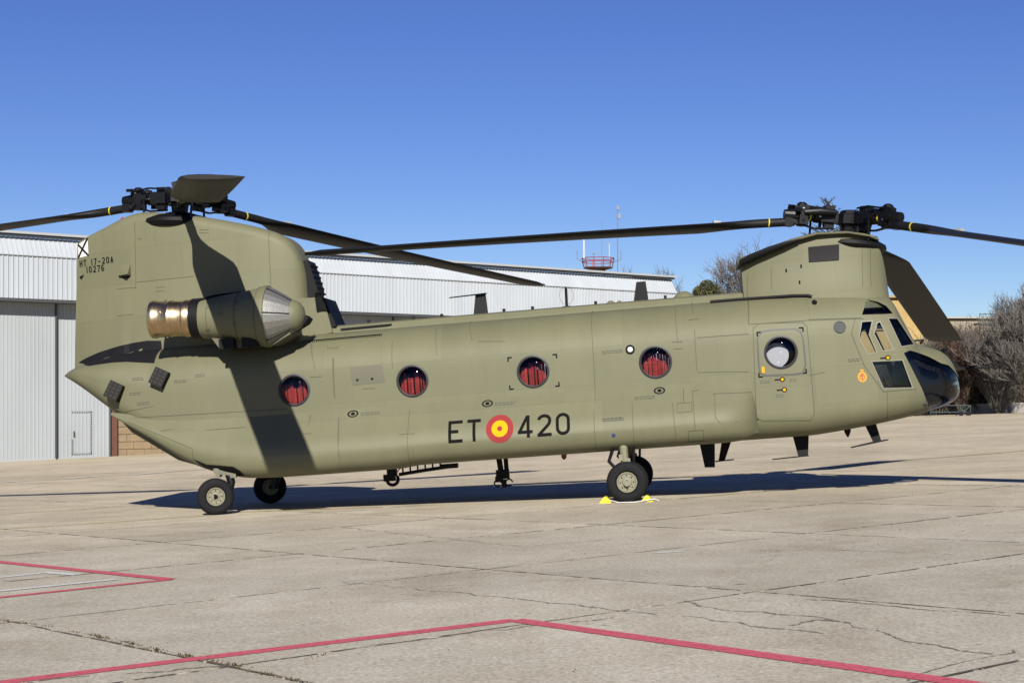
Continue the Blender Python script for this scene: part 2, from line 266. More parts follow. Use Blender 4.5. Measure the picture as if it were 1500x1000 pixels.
def part(mb, name, m, parent=heli, **k): return mb.build(name, m, parent, **k)
def onto(x, z, off=.004, side=-1):
    h = SKIN.ray_cast(Vector((x, side*4, z)), Vector((0, -side, 0)))
    if h[0] is None: return None
    n = h[1]
    if n.y*side < 0: n = -n
    return h[0]+n*off
def dec_grid(mb, P, off, side=-1):
    """P: list of rows of (x,z)"""
    if len(P) < 2: return
    nr, nc = len(P), len(P[0]); vs = [[onto(*p, off, side) for p in row] for row in P]
    if nr < 2 or any(v is None for r in vs for v in r): return
    mb.add([v for r in vs for v in r], [(i*nc+j, i*nc+j+1, (i+1)*nc+j+1, (i+1)*nc+j) for i in range(nr-1) for j in range(nc-1)])
def dec_stroke(mb, pts, wd, off=.004, closed=False, step=.09, side=-1):
    if len(pts) < 2: return
    p = [np.array(q, float) for q in pts]; q = []
    n = len(p); segs = n if closed else n-1
    def nr(a, b): d = b-a; d /= (np.linalg.norm(d)+1e-9); return np.array([-d[1], d[0]])
    mit = []
    for i in range(n):
        ns = []
        if closed or i > 0: ns.append(nr(p[i-1], p[i]))
        if closed or i < n-1: ns.append(nr(p[i], p[(i+1) % n]))
        m = sum(ns); m /= (np.linalg.norm(m)+1e-9); c = max(.35, float(m@ns[0])); mit.append(m/c*wd/2)
    rows = []
    for i in range(segs):
        a, b = p[i], p[(i+1) % n]; ma, mb_ = mit[i], mit[(i+1) % n]; k = max(1, int(np.linalg.norm(b-a)/step))
        for t in range(k + (1 if i == segs-1 else 0)):
            u = t/k; rows.append([tuple(a+(b-a)*u+ma+(mb_-ma)*u), tuple(a+(b-a)*u-(ma+(mb_-ma)*u))])
    dec_grid(mb, rows, off, side)
def dec_quad(mb, q, off=.004, n=4, side=-1):
    q = [np.array(a, float) for a in q]; rows = []
    for i in range(n+1):
        u = i/n; rows.append([tuple((q[0]*(1-v/n)+q[1]*(v/n))*(1-u)+(q[3]*(1-v/n)+q[2]*(v/n))*u) for v in range(n+1)])
    dec_grid(mb, rows, off, side)
def dec_ring(mb, x, z, r0, r1, off=.004, n=28, sz=1., side=-1):
    rr = np.linspace(r0, r1, max(2, int((r1-r0)/.06)+2))
    dec_grid(mb, [[(x+r*math.cos(2*math.pi*k/n), z+sz*r*math.sin(2*math.pi*k/n)) for k in range(n+1)] for r in rr], off, side)
def dec_poly(mb, pts, off=.004, cuts=3, side=-1, bvh=None):
    bm = bmesh.new(); f = bm.faces.new([bm.verts.new((a, 0, b)) for a, b in pts])
    bmesh.ops.triangulate(bm, faces=[f])
    for _ in range(cuts): bmesh.ops.subdivide_edges(bm, edges=[e for e in bm.edges if e.calc_length() > .035], cuts=1, use_grid_fill=True)
    bmesh.ops.triangulate(bm, faces=bm.faces)
    ok = True
    for v in bm.verts:
        if bvh:
            h = bvh.ray_cast(Vector((v.co.x, side*4, v.co.z)), Vector((0, -side, 0))); w_ = h[0]
        else: w_ = onto(v.co.x, v.co.z, off, side)
        k_ = 0
        while w_ is None and k_ < 60 and bvh:               # past the outline: slide inwards along the surface
            k_ += 1; cx_, cz_ = v.co.x+(8.55-v.co.x)*.02*k_, v.co.z+(1.45-v.co.z)*.02*k_
            w_ = bvh.ray_cast(Vector((cx_, side*4, cz_)), Vector((0, -side, 0)))[0]
        if w_ is None: w_ = Vector((v.co.x, side*.05, v.co.z))
        v.co = w_
    bm.verts.index_update(); mb.add([v.co for v in bm.verts], [[v.index for v in f.verts] for f in bm.faces]); bm.free()

# ------------------------------------------------------------------ fuselage shell with real openings
inner = MB().rings(hull_rings([x for x in XS if -6.0 <= x <= 9.07], .055))
hull_mb = MB(); hull_mb.add(outer.v, outer.f); nf_out = len(hull_mb.f); hull_mb.add(inner.v, [f[::-1] for f in inner.f])
hull_me = hull_mb.mesh('fuselage', olive, fix=False); hull_me.materials.append(dark_in)
for i, p in enumerate(hull_me.polygons): p.material_index = 0 if i < nf_out else 1
def norm_fix(mb):
    me = mb.mesh('tmp', None, smooth=False); return me
WIN = [(-2.04, 2.12), (-.002, 2.12), (2.04, 2.12), (4.073, 2.12), (6.118, 2.12)]; WR = .262
cut = MB()
for i, (x, z) in enumerate(WIN):
    cut.prism([(x+(WR-.02)*math.cos(a), z+(WR-.02)*math.sin(a)) for a in np.linspace(0, 2*math.pi, 41)[:-1]], -2, -.6)
    cut.prism([(x+(WR-.02)*math.cos(a), z+(WR-.02)*math.sin(a)) for a in np.linspace(0, 2*math.pi, 41)[:-1]], .6, 2)
PANES = [D[k][0] for k in ('pa','pb','pc','pd','pe','pf')]
PANES[5] = PANES[5][:5]+[(8.88,1.715),(8.99,1.61),(9.07,1.50),(9.14,1.36),(9.14,1.12),(9.0,.97),(8.75,.89),(8.535,.87)]+PANES[5][-3:]   # the chin glass wraps round to the keel post
for k, poly in enumerate(PANES):
    lo = .05
    cut.prism(poly, -3, -lo); cut.prism(poly, lo, 3)
# a shared orientation check: the shell's outer faces must point outward
bm = bmesh.new(); bm.from_mesh(hull_me); bm.normal_update()
tst = max(bm.faces, key=lambda f: f.calc_center_median().z)
if tst.normal.z < 0:
    for f in bm.faces: f.normal_flip()
bm.to_mesh(hull_me); bm.free()
fus = link('fuselage', hull_me, heli)
cut_o = link('cutter', cut.mesh('cutter', dark_in, smooth=False), heli)
md = fus.modifiers.new('cut', 'BOOLEAN'); md.object = cut_o; md.operation = 'DIFFERENCE'; md.solver = 'EXACT'
bpy.context.view_layer.update()
ev = fus.evaluated_get(bpy.context.evaluated_depsgraph_get()); me2 = bpy.data.meshes.new_from_object(ev)
fus.modifiers.clear(); fus.data = me2; me2.name = 'fuselage'; finish(me2, True, 32)
bpy.data.objects.remove(cut_o)

for mb in (sponR, sponL): part(mb, 'sponson', olive2)
rp = part(rear_py, 'rear_pylon', olive)
fp = part(front_py, 'front_pylon', olive)
part(tunnel, 'drive_shaft_cover', olive2)

# glazing of the cockpit
GL = tri_bvh([MB().rings(hull_rings(XS, .022))])
for poly, nm in zip(PANES, ['quarter_pane','side_pane','side_pane','windscreen_pane','door_pane','chin_pane']):
    for side in (-1, 1):
        c = np.mean(poly, 0); big = [tuple(c+(np.array(p)-c)*1.012) for p in poly]
        m = MB(); dec_poly(m, big, 0, 5, side, GL); part(m, nm, glass_c if nm in ('chin_pane', 'door_pane') else glass, ang=60)
for k in (1, 2, 3, 4):
    for side in (-1, 1):
        m = MB(); dec_stroke(m, PANES[k], .020, .006, True, .05, side); part(m, 'pane_frame', rim_l, fix=False)
# round cabin windows
for (x, z) in WIN:
    for side in (-1, 1):
        y = onto(x, z, 0, side).y; M = Matrix.Rotation(R(90)*side, 3, 'Z')
        g = MB(); g.lathe([(-.03, WR-.015), (.0, WR-.03), (.02, WR*.8), (.035, WR*.5), (.042, .02)], (x, y, z), M, 40, False)
        wo_ = part(g, 'window', glass_w, ang=60)
        r_ = MB(); prof = [(-.03, WR-.028), (.012, WR-.028), (.02, WR-.012), (.014, WR+.012), (-.02, WR+.014)]
        r_.lathe(prof, (x, y, z), M, 40, False); part(r_, 'window_rim', rim_m, wo_)
# red folded troop seats behind the windows, and a white disc added as the door window's reflection
for side in (-1, 1):
    for k, x0 in enumerate((-2.65, -.62, 1.42, 3.46)):
        m = MB(); x = x0
        while x < x0+1.9:                                   # folded seat webbing: straps of uneven height with gaps between
            wd = random.uniform(.025, .06); top = 2.25+.03*math.sin(x*3+k)-random.choice((0, 0, .02, .05, .12))*random.random(); y = side*(1.03+random.uniform(-.03, .03)); b_ = random.uniform(.008, .02)
            m.add([(x,y,1.5),(x+wd*.5,y+side*b_,1.5),(x+wd,y,1.5),(x,y,top),(x+wd*.5,y+side*b_,top+.01),(x+wd,y,top)], [(0,1,4,3),(1,2,5,4)])
            x += wd+random.choice((.004, .008, .02))
        tag(part(m, 'troop_seat', seat_red, fix=False), kind='stuff')
        m = MB()
        for i in range(3): m.box((x0+.35+i*.6, side*.955, 1.95), (.03, .02, .78))
        tag(part(m, 'seat_frame', dark_in, smooth=False), kind='stuff')
m = MB(); m.lathe([(0, .20), (.03, .20)], (6.055, -1.06, 2.085), Matrix.Rotation(R(90), 3, 'Z'), 36); part(m, 'door_reflection_disc', mat('reflection_white', (.62,.64,.66), .8, spec=.1))
# cockpit: floor, seats, instrument panel
m = MB(); m.box((7.45, 0, 1.12), (2.0, 1.7, .04)); part(m, 'cockpit_floor', dark_in, smooth=False)
m = MB(); m.box((5.4, 0, 1.0), (.06, 2.1, .3)); m.box((1.8, 0, .98), (7.6, 2.1, .05)); part(m, 'cabin_floor', dark_in, smooth=False)
seat_m = mat('crew_seat', (.028,.03,.027), .8, noise=.3, nscale=8)
for y in (-.55, .55):
    m = MB(); m.box((7.62, y, 1.40), (.46, .46, .10)); m.box((7.40, y, 1.72), (.10, .46, .58), Matrix.Rotation(R(-8), 3, 'Y')); m.box((7.36, y, 2.07), (.09, .26, .16))
    m.box((7.6, y, 1.24), (.3, .3, .24)); part(m, 'crew_seat', seat_m, ang=20)
    m = MB(); m.tube([(8.02, y, 1.14), (7.98, y, 1.5), (7.93, y, 1.62)], .014, 6); part(m, 'control_stick', black)
m = MB(); m.prism([(8.08,1.3),(8.32,1.3),(8.40,1.62),(8.30,1.9),(8.2,1.93),(8.12,1.7)], -.68, .68); part(m, 'instrument_panel', black, ang=20)
m = MB(); m.box((7.9, 0, 1.28), (.7, .32, .3)); part(m, 'centre_console', black, smooth=False)
m = MB(); m.prism([(8.32,1.05),(8.75,1.18),(8.86,1.35),(8.72,1.62),(8.36,1.78)], -.22, .22); part(m, 'nose_dark_block', black, ang=25)  # black block added so the chin glass looks dark
for y in (-.55,-.35,.35,.55):
    m = MB(); m.box((8.36, y, 1.24), (.05,.11,.16), Matrix.Rotation(R(20),3,'Y')); m.tube([(8.36,y,1.2),(8.2,y,1.1)], .012, 5); part(m, 'rudder_pedal', bright, ang=20)
m = MB(); m.box((7.72, 0, 2.72), (.6, .5, .05)); part(m, 'overhead_panel', black, smooth=False)
m = MB()
for z in (1.42, 1.535): m.lathe([(-.05,.045),(.0,.052),(.03,.04),(.04,.004)], (9.05, -.075, z), Matrix.Rotation(R(-50), 3, 'Z'), 16)
part(m, 'nose_lamp', mat('lamp_glass', (.75,.74,.66), .25))
m = MB(); m.tube([(8.9,-.0,1.98),(9.02,.2,1.78),(9.2,.45,1.68),(9.32,.5,1.66)], [.05,.055,.045,.03], 8); part(m, 'pitot_fairing', olive)
m = MB(); m.tube([(9.3,.5,1.66),(9.55,.5,1.655),(9.74,.5,1.65)], [.022,.018,.014], 8); part(m, 'pitot_tube', black)
m = MB(); m.tube([(8.5,-.25,2.12),(8.56,-.2,2.18)], .02, 6); m.box((8.42,-.1,2.18),(.25,.05,.03)); part(m, 'wiper', black)

# ------------------------------------------------------------------ panel seams, hatches, stencils and markings
for i, s in enumerate(D['seam']):
    m = MB(); dec_stroke(m, s, .010, .0045+.0003*(i % 5), step=.045)
    if m.f: part(m, 'panel_seam', seam_m, rp if s[0][1] > 3.2 and s[0][0] < 0 else (fp if s[0][1] > 3.2 else fus), fix=False)
m = MB(); dec_quad(m, D['dark_panel'][0], .0045); part(m, 'hatch_panel', olive_dk, fus, fix=False)
for d in D['dots']:
    m = MB(); dec_ring(m, *d[0], 0.002, .024, .006, 12); part(m, 'hatch_latch', black, fus, fix=False)
for d in D['filler']:
    m = MB(); dec_ring(m, *d[0], .068, .094, .005, 28, .62); dec_ring(m, *d[0], .002, .036, .005, 18, .7); part(m, 'filler_mark', black_soft, fus, fix=False)
x, z = D['lamp'][0][0]
m = MB(); dec_ring(m, x, z, .05, .078, .006); part(m, 'lamp_ring', black_soft, fus, fix=False)
m = MB(); m.lathe([(0,.048),(.018,.04),(.026,.005)], onto(x, z, 0), Matrix.Rotation(R(-90), 3, 'Z'), 18); part(m, 'formation_lamp', white_m, fus)
x, z = D['greydisc'][0][0]; h_ = SKIN.ray_cast(Vector((x, -4, z)), Vector((0, 1, 0))); nv = h_[1] if h_[1].y < 0 else -h_[1]; m = MB(); m.lathe([(-.02,.10),(.012,.10),(.012,.09),(.006,.085),(.006,.003)], h_[0], nv.to_track_quat('X', 'Z').to_matrix(), 28); part(m, 'sensor_disc', mat('sensor_grey', (.10,.105,.105), .8, spec=.15), fus)
x, z = D['blackdisc'][0][0]; m = MB(); dec_ring(m, x, z, .002, .045, .005, 18); part(m, 'vent_hole', black, fus, fix=False)
x, z = D['emblem'][0][0]
m = MB(); dec_ring(m, x, z, .052, .076, .006, 24, 1.15); dec_ring(m, x, z, .002, .03, .006, 14, 1.3)
for a in range(0, 360, 30): dec_stroke(m, [(x+.032*math.cos(R(a)), z+.04*math.sin(R(a))), (x+.05*math.cos(R(a)), z+.06*math.sin(R(a)))], .016, .006)
dec_stroke(m, [(x-.03, z+.1), (x, z+.115), (x+.03, z+.1)], .025, .006); part(m, 'gold_emblem', gold_m, fus, fix=False)
m = MB(); dec_stroke(m, [(x, z-.06), (x, z+.06)], .014, .008); dec_stroke(m, [(x-.03, z+.02), (x+.03, z+.02)], .012, .009); part(m, 'emblem_detail', mat('emblem_red', (.4,.06,.03), .7), fus, fix=False)
for i, d in enumerate(D['corner']):
    x, z = d[0]; cx, cz = ((2.04, 2.12) if i < 4 else (6.12, 2.10)); sx = 1 if x < cx else -1; sz = 1 if z < cz else -1
    m = MB(); dec_stroke(m, [(x+sx*.065, z), (x, z), (x, z+sz*.065)], .022, .005); part(m, 'corner_mark', black_soft, fus, fix=False)
m = MB(); dec_stroke(m, D['louvre'][0], .035, .012); part(m, 'vent_slot', black, fus, fix=False)
m = MB(); dec_stroke(m, D['serrated'][0], .014, .008)
(x0, z0), (x1, z1) = D['serrated'][0]
for k in range(42):
    t = k/41; dec_stroke(m, [(x0+(x1-x0)*t, z0+(z1-z0)*t-.008), (x0+(x1-x0)*t, z0+(z1-z0)*t-.036)], .012, .008)
part(m, 'piano_hinge', black, fus, fix=False)
m = MB(); st = [(4.85, 3.14)]+D['strip'][0]
for i in range(24):
    t = i/24
strip_pts = [onto(x, z, .02) for x, z in [(5.05,3.06),(5.5,3.062),(6.0,3.06),(6.4,3.05),(6.66,3.03),(6.72,2.995)]]
m.tube([p for p in strip_pts if p], .028, 8); part(m, 'aerial_strip', black, fus)
hp = D['hatch'][0]; hc = np.array(WIN[4]); outl = []
for a_ in np.linspace(0, 2*math.pi, 49):                    # emergency hatch: the sheet between window and seal
    dv = np.array([math.cos(a_), math.sin(a_)]); best = None
    for p_, q_ in zip(hp, hp[1:]+hp[:1]):
        p_, q_ = np.array(p_), np.array(q_); A__ = np.array([dv, p_-q_]).T
        if abs(np.linalg.det(A__)) < 1e-6: continue
        t_, u_ = np.linalg.solve(A__, p_-hc)
        if t_ > 0 and -.001 <= u_ <= 1.001: best = t_ if best is None else max(best, t_)
    outl.append((dv, best or .3))
m = MB(); dec_grid(m, [[tuple(hc+dv*(.27+(l_-.27)*k_)) for dv, l_ in outl] for k_ in (0, .25, .5, .75, .97)], .0032); part(m, 'door_hatch', olive2, fix=False, ang=60)
ds = [s_ for s_ in D['seam'] if len(s_) == 6 and s_[0][0] > 5 and s_[0][0] < 6][0]; zl = min(p_[1] for p_ in hp)-.04
m = MB(); dec_poly(m, [(ds[0][0]+(ds[1][0]-ds[0][0])*.72+.012, zl), (ds[1][0]+.012, ds[1][1]+.01), (ds[2][0]+.01, ds[2][1]+.012), (ds[3][0]-.01, ds[3][1]+.012), (ds[4][0]-.012, ds[4][1]+.01), (ds[5][0]+(ds[4][0]-ds[5][0])*.6-.012, zl)], .0032, 5); part(m, 'crew_door', olive2, fix=False, ang=60)
m = MB(); dec_stroke(m, D['hatch'][0], .026, .006, True); part(m, 'hatch_seal', mat('seal_grey', (.06,.062,.06), .6), fus, fix=False)
for d in D['arrow']:
    x, z = d[0]; m = MB(); dec_stroke(m, [(x-.095, z-.002), (x-.01, z)], .022, .005); dec_ring(m, x+.03, z, .018, .042, .006, 14); part(m, 'rescue_arrow', black_soft, fus, fix=False)
    m = MB(); dec_ring(m, x+.03, z, .002, .025, .008, 12); part(m, 'rescue_arrow_tip', yel_m, fus, fix=False)
x, z = D['handle'][0][0]; m = MB(); dec_stroke(m, [(x, z-.05), (x, z+.05)], .045, .007); part(m, 'door_handle', yel_m, fus, fix=False)
m = MB()
for s in D['stencil']:
    (x0, z0), (x1, z1) = s[0], s[-1]
    for row in range(2):
        x = x0
        while x < x1-.02:
            l = random.uniform(.03, .075); dec_stroke(m, [(x, z0-row*.032), (min(x+l, x1), z0-row*.032)], .015, .004); x += l+.014
tag(part(m, 'stencil_text', stencil_m, fus, fix=False), kind='stuff')
x, z = D['blue'][0][0]; m = MB(); dec_ring(m, x, z, .002, .032, .006, 14); part(m, 'drain_cap', mat('cap_blue', (.03,.05,.16), .5), fus, fix=False)
# the code on the sponson
LET = MB()
def glyph(mb, ch, x, z, w_, h, t, off=.005):
    """stroke letters: x,z lower left corner"""
    X = lambda u: x+u*w_; Z = lambda v: z+v*h; k = [0]
    def st(p, closed=False):
        k[0] += 1; dec_stroke(mb, [(X(a), Z(b)) for a, b in p], t, off+.0008*k[0], closed, .06)
    tw = t/w_/2; th = t/h/2
    arc = lambda cx, cy, rx, ry, a0, a1, n=9: [(cx+rx*math.cos(R(a)), cy+ry*math.sin(R(a))) for a in np.linspace(a0, a1, n)]
    if ch == 'E': st([(tw,0),(tw,1)]); st([(0,1-th),(1,1-th)]); st([(0,th),(1,th)]); st([(0,.5),(.72,.5)])
    elif ch == 'T': st([(.5,0),(.5,1)]); st([(0,1-th),(1,1-th)])
    elif ch == 'H': st([(tw,0),(tw,1)]); st([(1-tw,0),(1-tw,1)]); st([(tw,.5),(1-tw,.5)])
    elif ch == '4': st([(.70,0),(.70,1)]); st([(.66,1-th*.4),(tw*1.2,.27)]); st([(0,.25),(1,.25)])
    elif ch == '2': st(arc(.5,.72,.5-tw,.28-th,170,0,10)+arc(.5,.72,.5-tw,.3,-8,-48,4)+[(tw*1.3,th*1.4)]); st([(0,th),(1,th)])
    elif ch == '0': st(arc(.5,.7,.5-tw,.3-th,0,180,10)+arc(.5,.3,.5-tw,.3-th,180,360,10), True)
    elif ch == '1': st([(.5,0),(.5,1)])
    elif ch == '7': st([(0,1-th),(1,1-th)]); st([(1-tw,1-th),(.4,0)])
    elif ch == '6': st(arc(.5,.3,.5-tw,.3-th,0,360,14)[:-1], True); st(arc(.5,.68,.5-tw,.32-th,30,180,7)+[(tw,.3)])
    elif ch == 'A': st([(tw,0),(.5,1-th)]); st([(1-tw,0),(.5,1-th)]); st([(.2,.3),(.8,.3)])
    elif ch == '-': st([(.1,.45),(.9,.45)])
for ch, x, w_ in (('E',.604,.238),('T',.921,.225),('4',1.760,.245),('2',2.08,.235),('0',2.388,.232)):
    m = MB(); glyph(m, ch, x, 1.038, w_, .357, .050); part(m, 'code_letter', black_soft, fus, fix=False)
m = MB(); dec_ring(m, 1.462, 1.213, .134, .228, .005, 48); part(m, 'roundel_outer_ring', red_m, fus, fix=False)
m = MB(); dec_ring(m, 1.462, 1.213, .042, .1345, .006, 40); part(m, 'roundel_inner_ring', yel_m, fus, fix=False)
m = MB(); dec_ring(m, 1.462, 1.213, .001, .0425, .007, 20); part(m, 'roundel_centre', red_m, fus, fix=False)
# tail: white square with a cross, serial
D['xsq'] = [[(-6.16,5.085),(-5.945,5.175),(-5.945,4.86),(-6.17,4.845)]]
m = MB(); dec_quad(m, D['xsq'][0], .004); part(m, 'tail_flash', white_m, rp, fix=False)
q = D['xsq'][0]; m = MB(); dec_stroke(m, [q[0], q[2]], .036, .008, step=.03); dec_stroke(m, [q[3], q[1]], .036, .010, step=.03); part(m, 'tail_cross', black_soft, rp, fix=False)
m = MB(); xx = -6.15
for ch in 'HT 17-20A':
    wch = .05 if ch == ' ' else (.03 if ch == '1' else .062)
    if ch != ' ': glyph(m, ch, xx, 4.675, wch, .118, .019)
    xx += wch+.026
xx = -6.01
for ch in '10276':
    wch = .03 if ch == '1' else .062
    glyph(m, ch, xx, 4.545, wch, .118, .019); xx += wch+.026
part(m, 'tail_serial', black_soft, rp, fix=False)
m = MB(); dec_poly(m, D['black'][0], .005, 5); part(m, 'slate_patch', slate, fus, fix=False, ang=60)  # slate-black patch along the top of the tail
m = MB()
for x, z in ((-5.55,2.955),(-4.95,3.06),(-5.12,3.02)): dec_stroke(m, [(x-.04, z-.012), (x+.03, z+.012)], .03, .012)
part(m, 'panel_catch', olive2, fus, fix=False)
m = MB(); dec_poly(m, D['well'][0], .006, 3); part(m, 'wheel_well_shade', black, fus, fix=False)  # flat black decal painting the shade inside the wheel arch
m = MB(); dec_quad(m, D['fpblack'][0], .02); part(m, 'sensor_plate', mat('plate_black', (.008,.008,.009), .6, spec=.15), fp, fix=False)
m = MB(); q = onto(6.755, 3.88, .0)
# navigation light housing on the pylon
def on(x, z, o=0.): return onto(x, z, o)
a = on(-5.15, 4.5)
m = MB(); m.add([on(-5.31,4.61), on(-5.09,4.61), on(-5.09,4.42,.11), on(-5.31,4.42,.07), on(-5.31,4.40), on(-5.09,4.40)], [(0,1,2,3),(3,2,5,4),(0,3,4),(1,5,2)]); part(m, 'light_housing', olive, rp, smooth=False)
m = MB(); m.add([on(-5.31,4.405,.012), on(-5.085,4.415,.012), on(-5.18,4.325,.012)], [(0,1,2)]); part(m, 'light_housing_chevron', black, rp, smooth=False, fix=False)  # flat black triangle just below the housing
m = MB(); m.add([on(-6.17,4.5,.01), on(-6.06,4.53,.01), on(-6.13,4.44,.01)], [(0,1,2)]); part(m, 'tail_light_vent', black, rp, smooth=False, fix=False)
m = MB(); m.lathe([(0,.045),(.06,.04),(.1,.012)], (-5.33,0,5.42), Matrix.Rotation(R(-90), 3, 'Y'), 14); part(m, 'beacon', mat('beacon_red', (.5,.02,.02), .3), rp)
# flare dispensers
for q in D['flare']:
    for side in (-1, 1):
        cx = sum(p[0] for p in q)/4; cz = sum(p[1] for p in q)/4; c = onto(cx, cz, .04, side)
        rot = Matrix.Rotation(R(28), 3, 'Y') @ Matrix.Rotation(side*R(8), 3, 'X')
        m = MB(); m.box(c, (.25, .20, .30), rot); fl = part(m, 'flare_dispenser', mat('dispenser', (.013,.0125,.0115), .7, spec=.2), ang=20)
        m = MB()
        for i in range(3):
            for j in range(4): m.box(c+rot @ Vector((-.08+.08*i, side*.101, -.1+.068*j)), (.055, .012, .045), rot)
        part(m, 'flare_cell', mat('dispenser_cell', (.03,.029,.025), .7, spec=.2), fl, smooth=False)
# rear pylon front grille and step fairing
def trim(name, poly, hw, m_): part(MB().prism(poly, -hw, hw), name, m_, rp, ang=20)
trim('intake_grille', [(-2.06,4.42),(-1.90,4.42),(-1.84,4.2),(-1.77,3.9),(-1.79,3.76),(-1.9,3.72),(-2.05,3.7)], .27, black)
m = MB()
for i in range(6): m.box((-1.875+.022*i, 0, 4.34-.1*i), (.05, .52, .03))
part(m, 'grille_bar', slate, rp, smooth=False)
trim('oil_cooler_fairing', [(-2.6,3.0),(-2.6,3.76),(-1.66,3.73),(-1.6,3.6),(-1.5,3.1)], .47, olive)
trim('cooler_intake', [(-1.655,3.725),(-1.61,3.72),(-1.44,3.2),(-1.50,3.2)], .43, black)
# front pylon overhang
lip = []
for x, z, hw in ((5.56,3.74,.50),(5.75,3.80,.60),(6.1,3.905,.70),(6.5,4.01,.735),(6.9,4.08,.735),(7.4,4.06,.71),(7.75,3.985,.63),(7.92,3.92,.5)):
    lip.append([(x,-hw,z-.075*(1 if x < 6.4 else .5)),(x,-hw-.012,z-.03),(x,-hw+.03,z+.0),(x,-.3,z+.05),(x,.3,z+.05),(x,hw-.03,z),(x,hw+.012,z-.03),(x,hw,z-.075*(1 if x < 6.4 else .5))])
part(MB().rings(lip), 'pylon_fairing_cap', olive2, fp)
m = MB(); m.tube([(5.60,-.58,3.70),(5.8,-.64,3.775),(6.1,-.71,3.87),(6.35,-.745,3.935),(6.6,-.74,3.99)], [.05,.055,.05,.035,.012], 8); part(m, 'cap_dark_edge', black, fp)  # black strip along the underside edge of the cap
for x, z in ((6.6,3.55),(6.55,3.28),(6.35,3.5)):
    m = MB(); dec_stroke(m, [(x, z-.03), (x, z+.03)], .025, .006); part(m, 'step_mark', black_soft, fp, fix=False)

m = MB(); m.prism([(-5.2,1.80),(-5.05,1.62),(-4.25,1.08),(-3.9,.96),(-3.85,1.02),(-4.2,1.18)], -1.0, 1.0); part(m, 'loading_ramp', olive2, ang=25)
# ------------------------------------------------------------------ engines
for side in (-1, 1):
    ax = Matrix.Rotation(.055, 3, 'Y'); C = Vector((-2.4, side*1.50, 3.385))
    m = MB(); m.lathe([(-1.12,.325),(-1.05,.345),(-.7,.375),(-.35,.43),(-.12,.475),(-.02,.51),(.05,.525),(.09,.52),(.10,.50)], C, ax, 40)
    en = part(m, 'engine', olive)
    m = MB(); m.lathe([(-1.94,.24),(-1.96,.295),(-1.955,.315),(-1.9,.322),(-1.87,.306),(-1.66,.300),(-1.63,.316),(-1.60,.316),(-1.58,.302),(-1.38,.300),(-1.36,.318),(-1.30,.318),(-1.28,.31),(-1.22,.31)], C, ax, 48, False)
    m.lathe([(-1.94,.24),(-1.6,.20)], C, ax, 40, False); part(m, 'exhaust', exh, en)
    m = MB(); m.lathe([(-1.70,.0),(-1.70,.21)], C, ax, 32, False); part(m, 'exhaust_core', black, en)
    m = MB()
    for a in (20, 95, 170, 250): 
        p = C + ax @ Vector((-1.74, -.315*math.cos(R(a)), .315*math.sin(R(a)))); m.lathe([(-.02,.012),(.02,.02)], p, None, 10)
    part(m, 'exhaust_bolt', bright, en)
    m = MB(); m.lathe([(-1.25,.30),(-1.24,.335),(-1.08,.345),(-1.06,.32)], C, ax, 40); part(m, 'fire_band', black, en)
    m = MB(); m.lathe([(.09,.505),(.2,.45),(.36,.355),(.50,.265),(.52,.235)], C, ax, 24, False); part(m, 'intake_screen', mesh_m, en, ang=12)
    m = MB(); m.lathe([(.47,.275),(.53,.262),(.60,.225),(.66,.15),(.69,.05),(.692,.005)], C, ax, 32); part(m, 'intake_nose_cap', olive, en)
    for a in (4, 64, 124, 184, 244, 304):
        m = MB()
        p0 = C + ax @ Vector((.10, -.507*math.cos(R(a)), .507*math.sin(R(a)))); p1 = C + ax @ Vector((.49, -.275*math.cos(R(a)), .275*math.sin(R(a))))
        m.tube([p0, p1], .011, 6); part(m, 'screen_rib', black, en)
    for xa, ra in ((-.92,.357),(-.42,.421),(-.06,.497)):
        m = MB(); m.lathe([(xa,ra+.0),(xa+.002,ra+.006),(xa+.012,ra+.007),(xa+.014,ra+.002)], C, ax, 40, False); part(m, 'nacelle_joint', seam_m, en)
    for xa, ra, aa in ((-.9,.358,25),(-.9,.358,-35),(-.4,.423,30),(-.4,.423,-20),(-.65,.385,5)):
        m = MB(); pq = C + ax @ Vector((xa, side*(ra+.003)*math.cos(R(aa)), (ra+.003)*math.sin(R(aa)))); m.box(pq, (.07,.012,.03), Matrix.Rotation(side*R(aa), 3, 'X')); part(m, 'nacelle_latch', olive_dk, en, smooth=False)
    m = MB(); m.prism([(-3.35,3.15),(-3.2,2.92),(-2.25,2.90),(-1.95,3.05),(-1.95,3.2),(-2.3,3.3),(-3.3,3.3)], side*.85, side*1.62); part(m, 'engine_mount', olive_dk, en, ang=20)
    m = MB(); m.box((-3.02, side*1.66, 2.965), (.26,.2,.16)); m.box((-2.62, side*1.68, 2.96), (.26,.2,.15)); part(m, 'engine_drain_box', black, en, ang=20)
    m = MB(); m.tube([(-3.5, side*1.75, 3.72), (-3.2, side*1.6, 3.80), (-2.9, side*1.2, 3.86), (-2.8, side*.5, 3.9)], .02, 6); part(m, 'bleed_pipe', black, en)
    m = MB(); m.prism([(-2.25,2.95),(-1.72,3.22),(-1.66,3.30),(-1.72,3.36),(-2.2,3.2)], side*1.15, side*1.5); part(m, 'starter_duct', slate, en, ang=20)
    m = MB(); m.box((-2.7, side*.95, 3.4), (1.1, .9, .5)); part(m, 'engine_cross_shaft_housing', olive, en, ang=20)

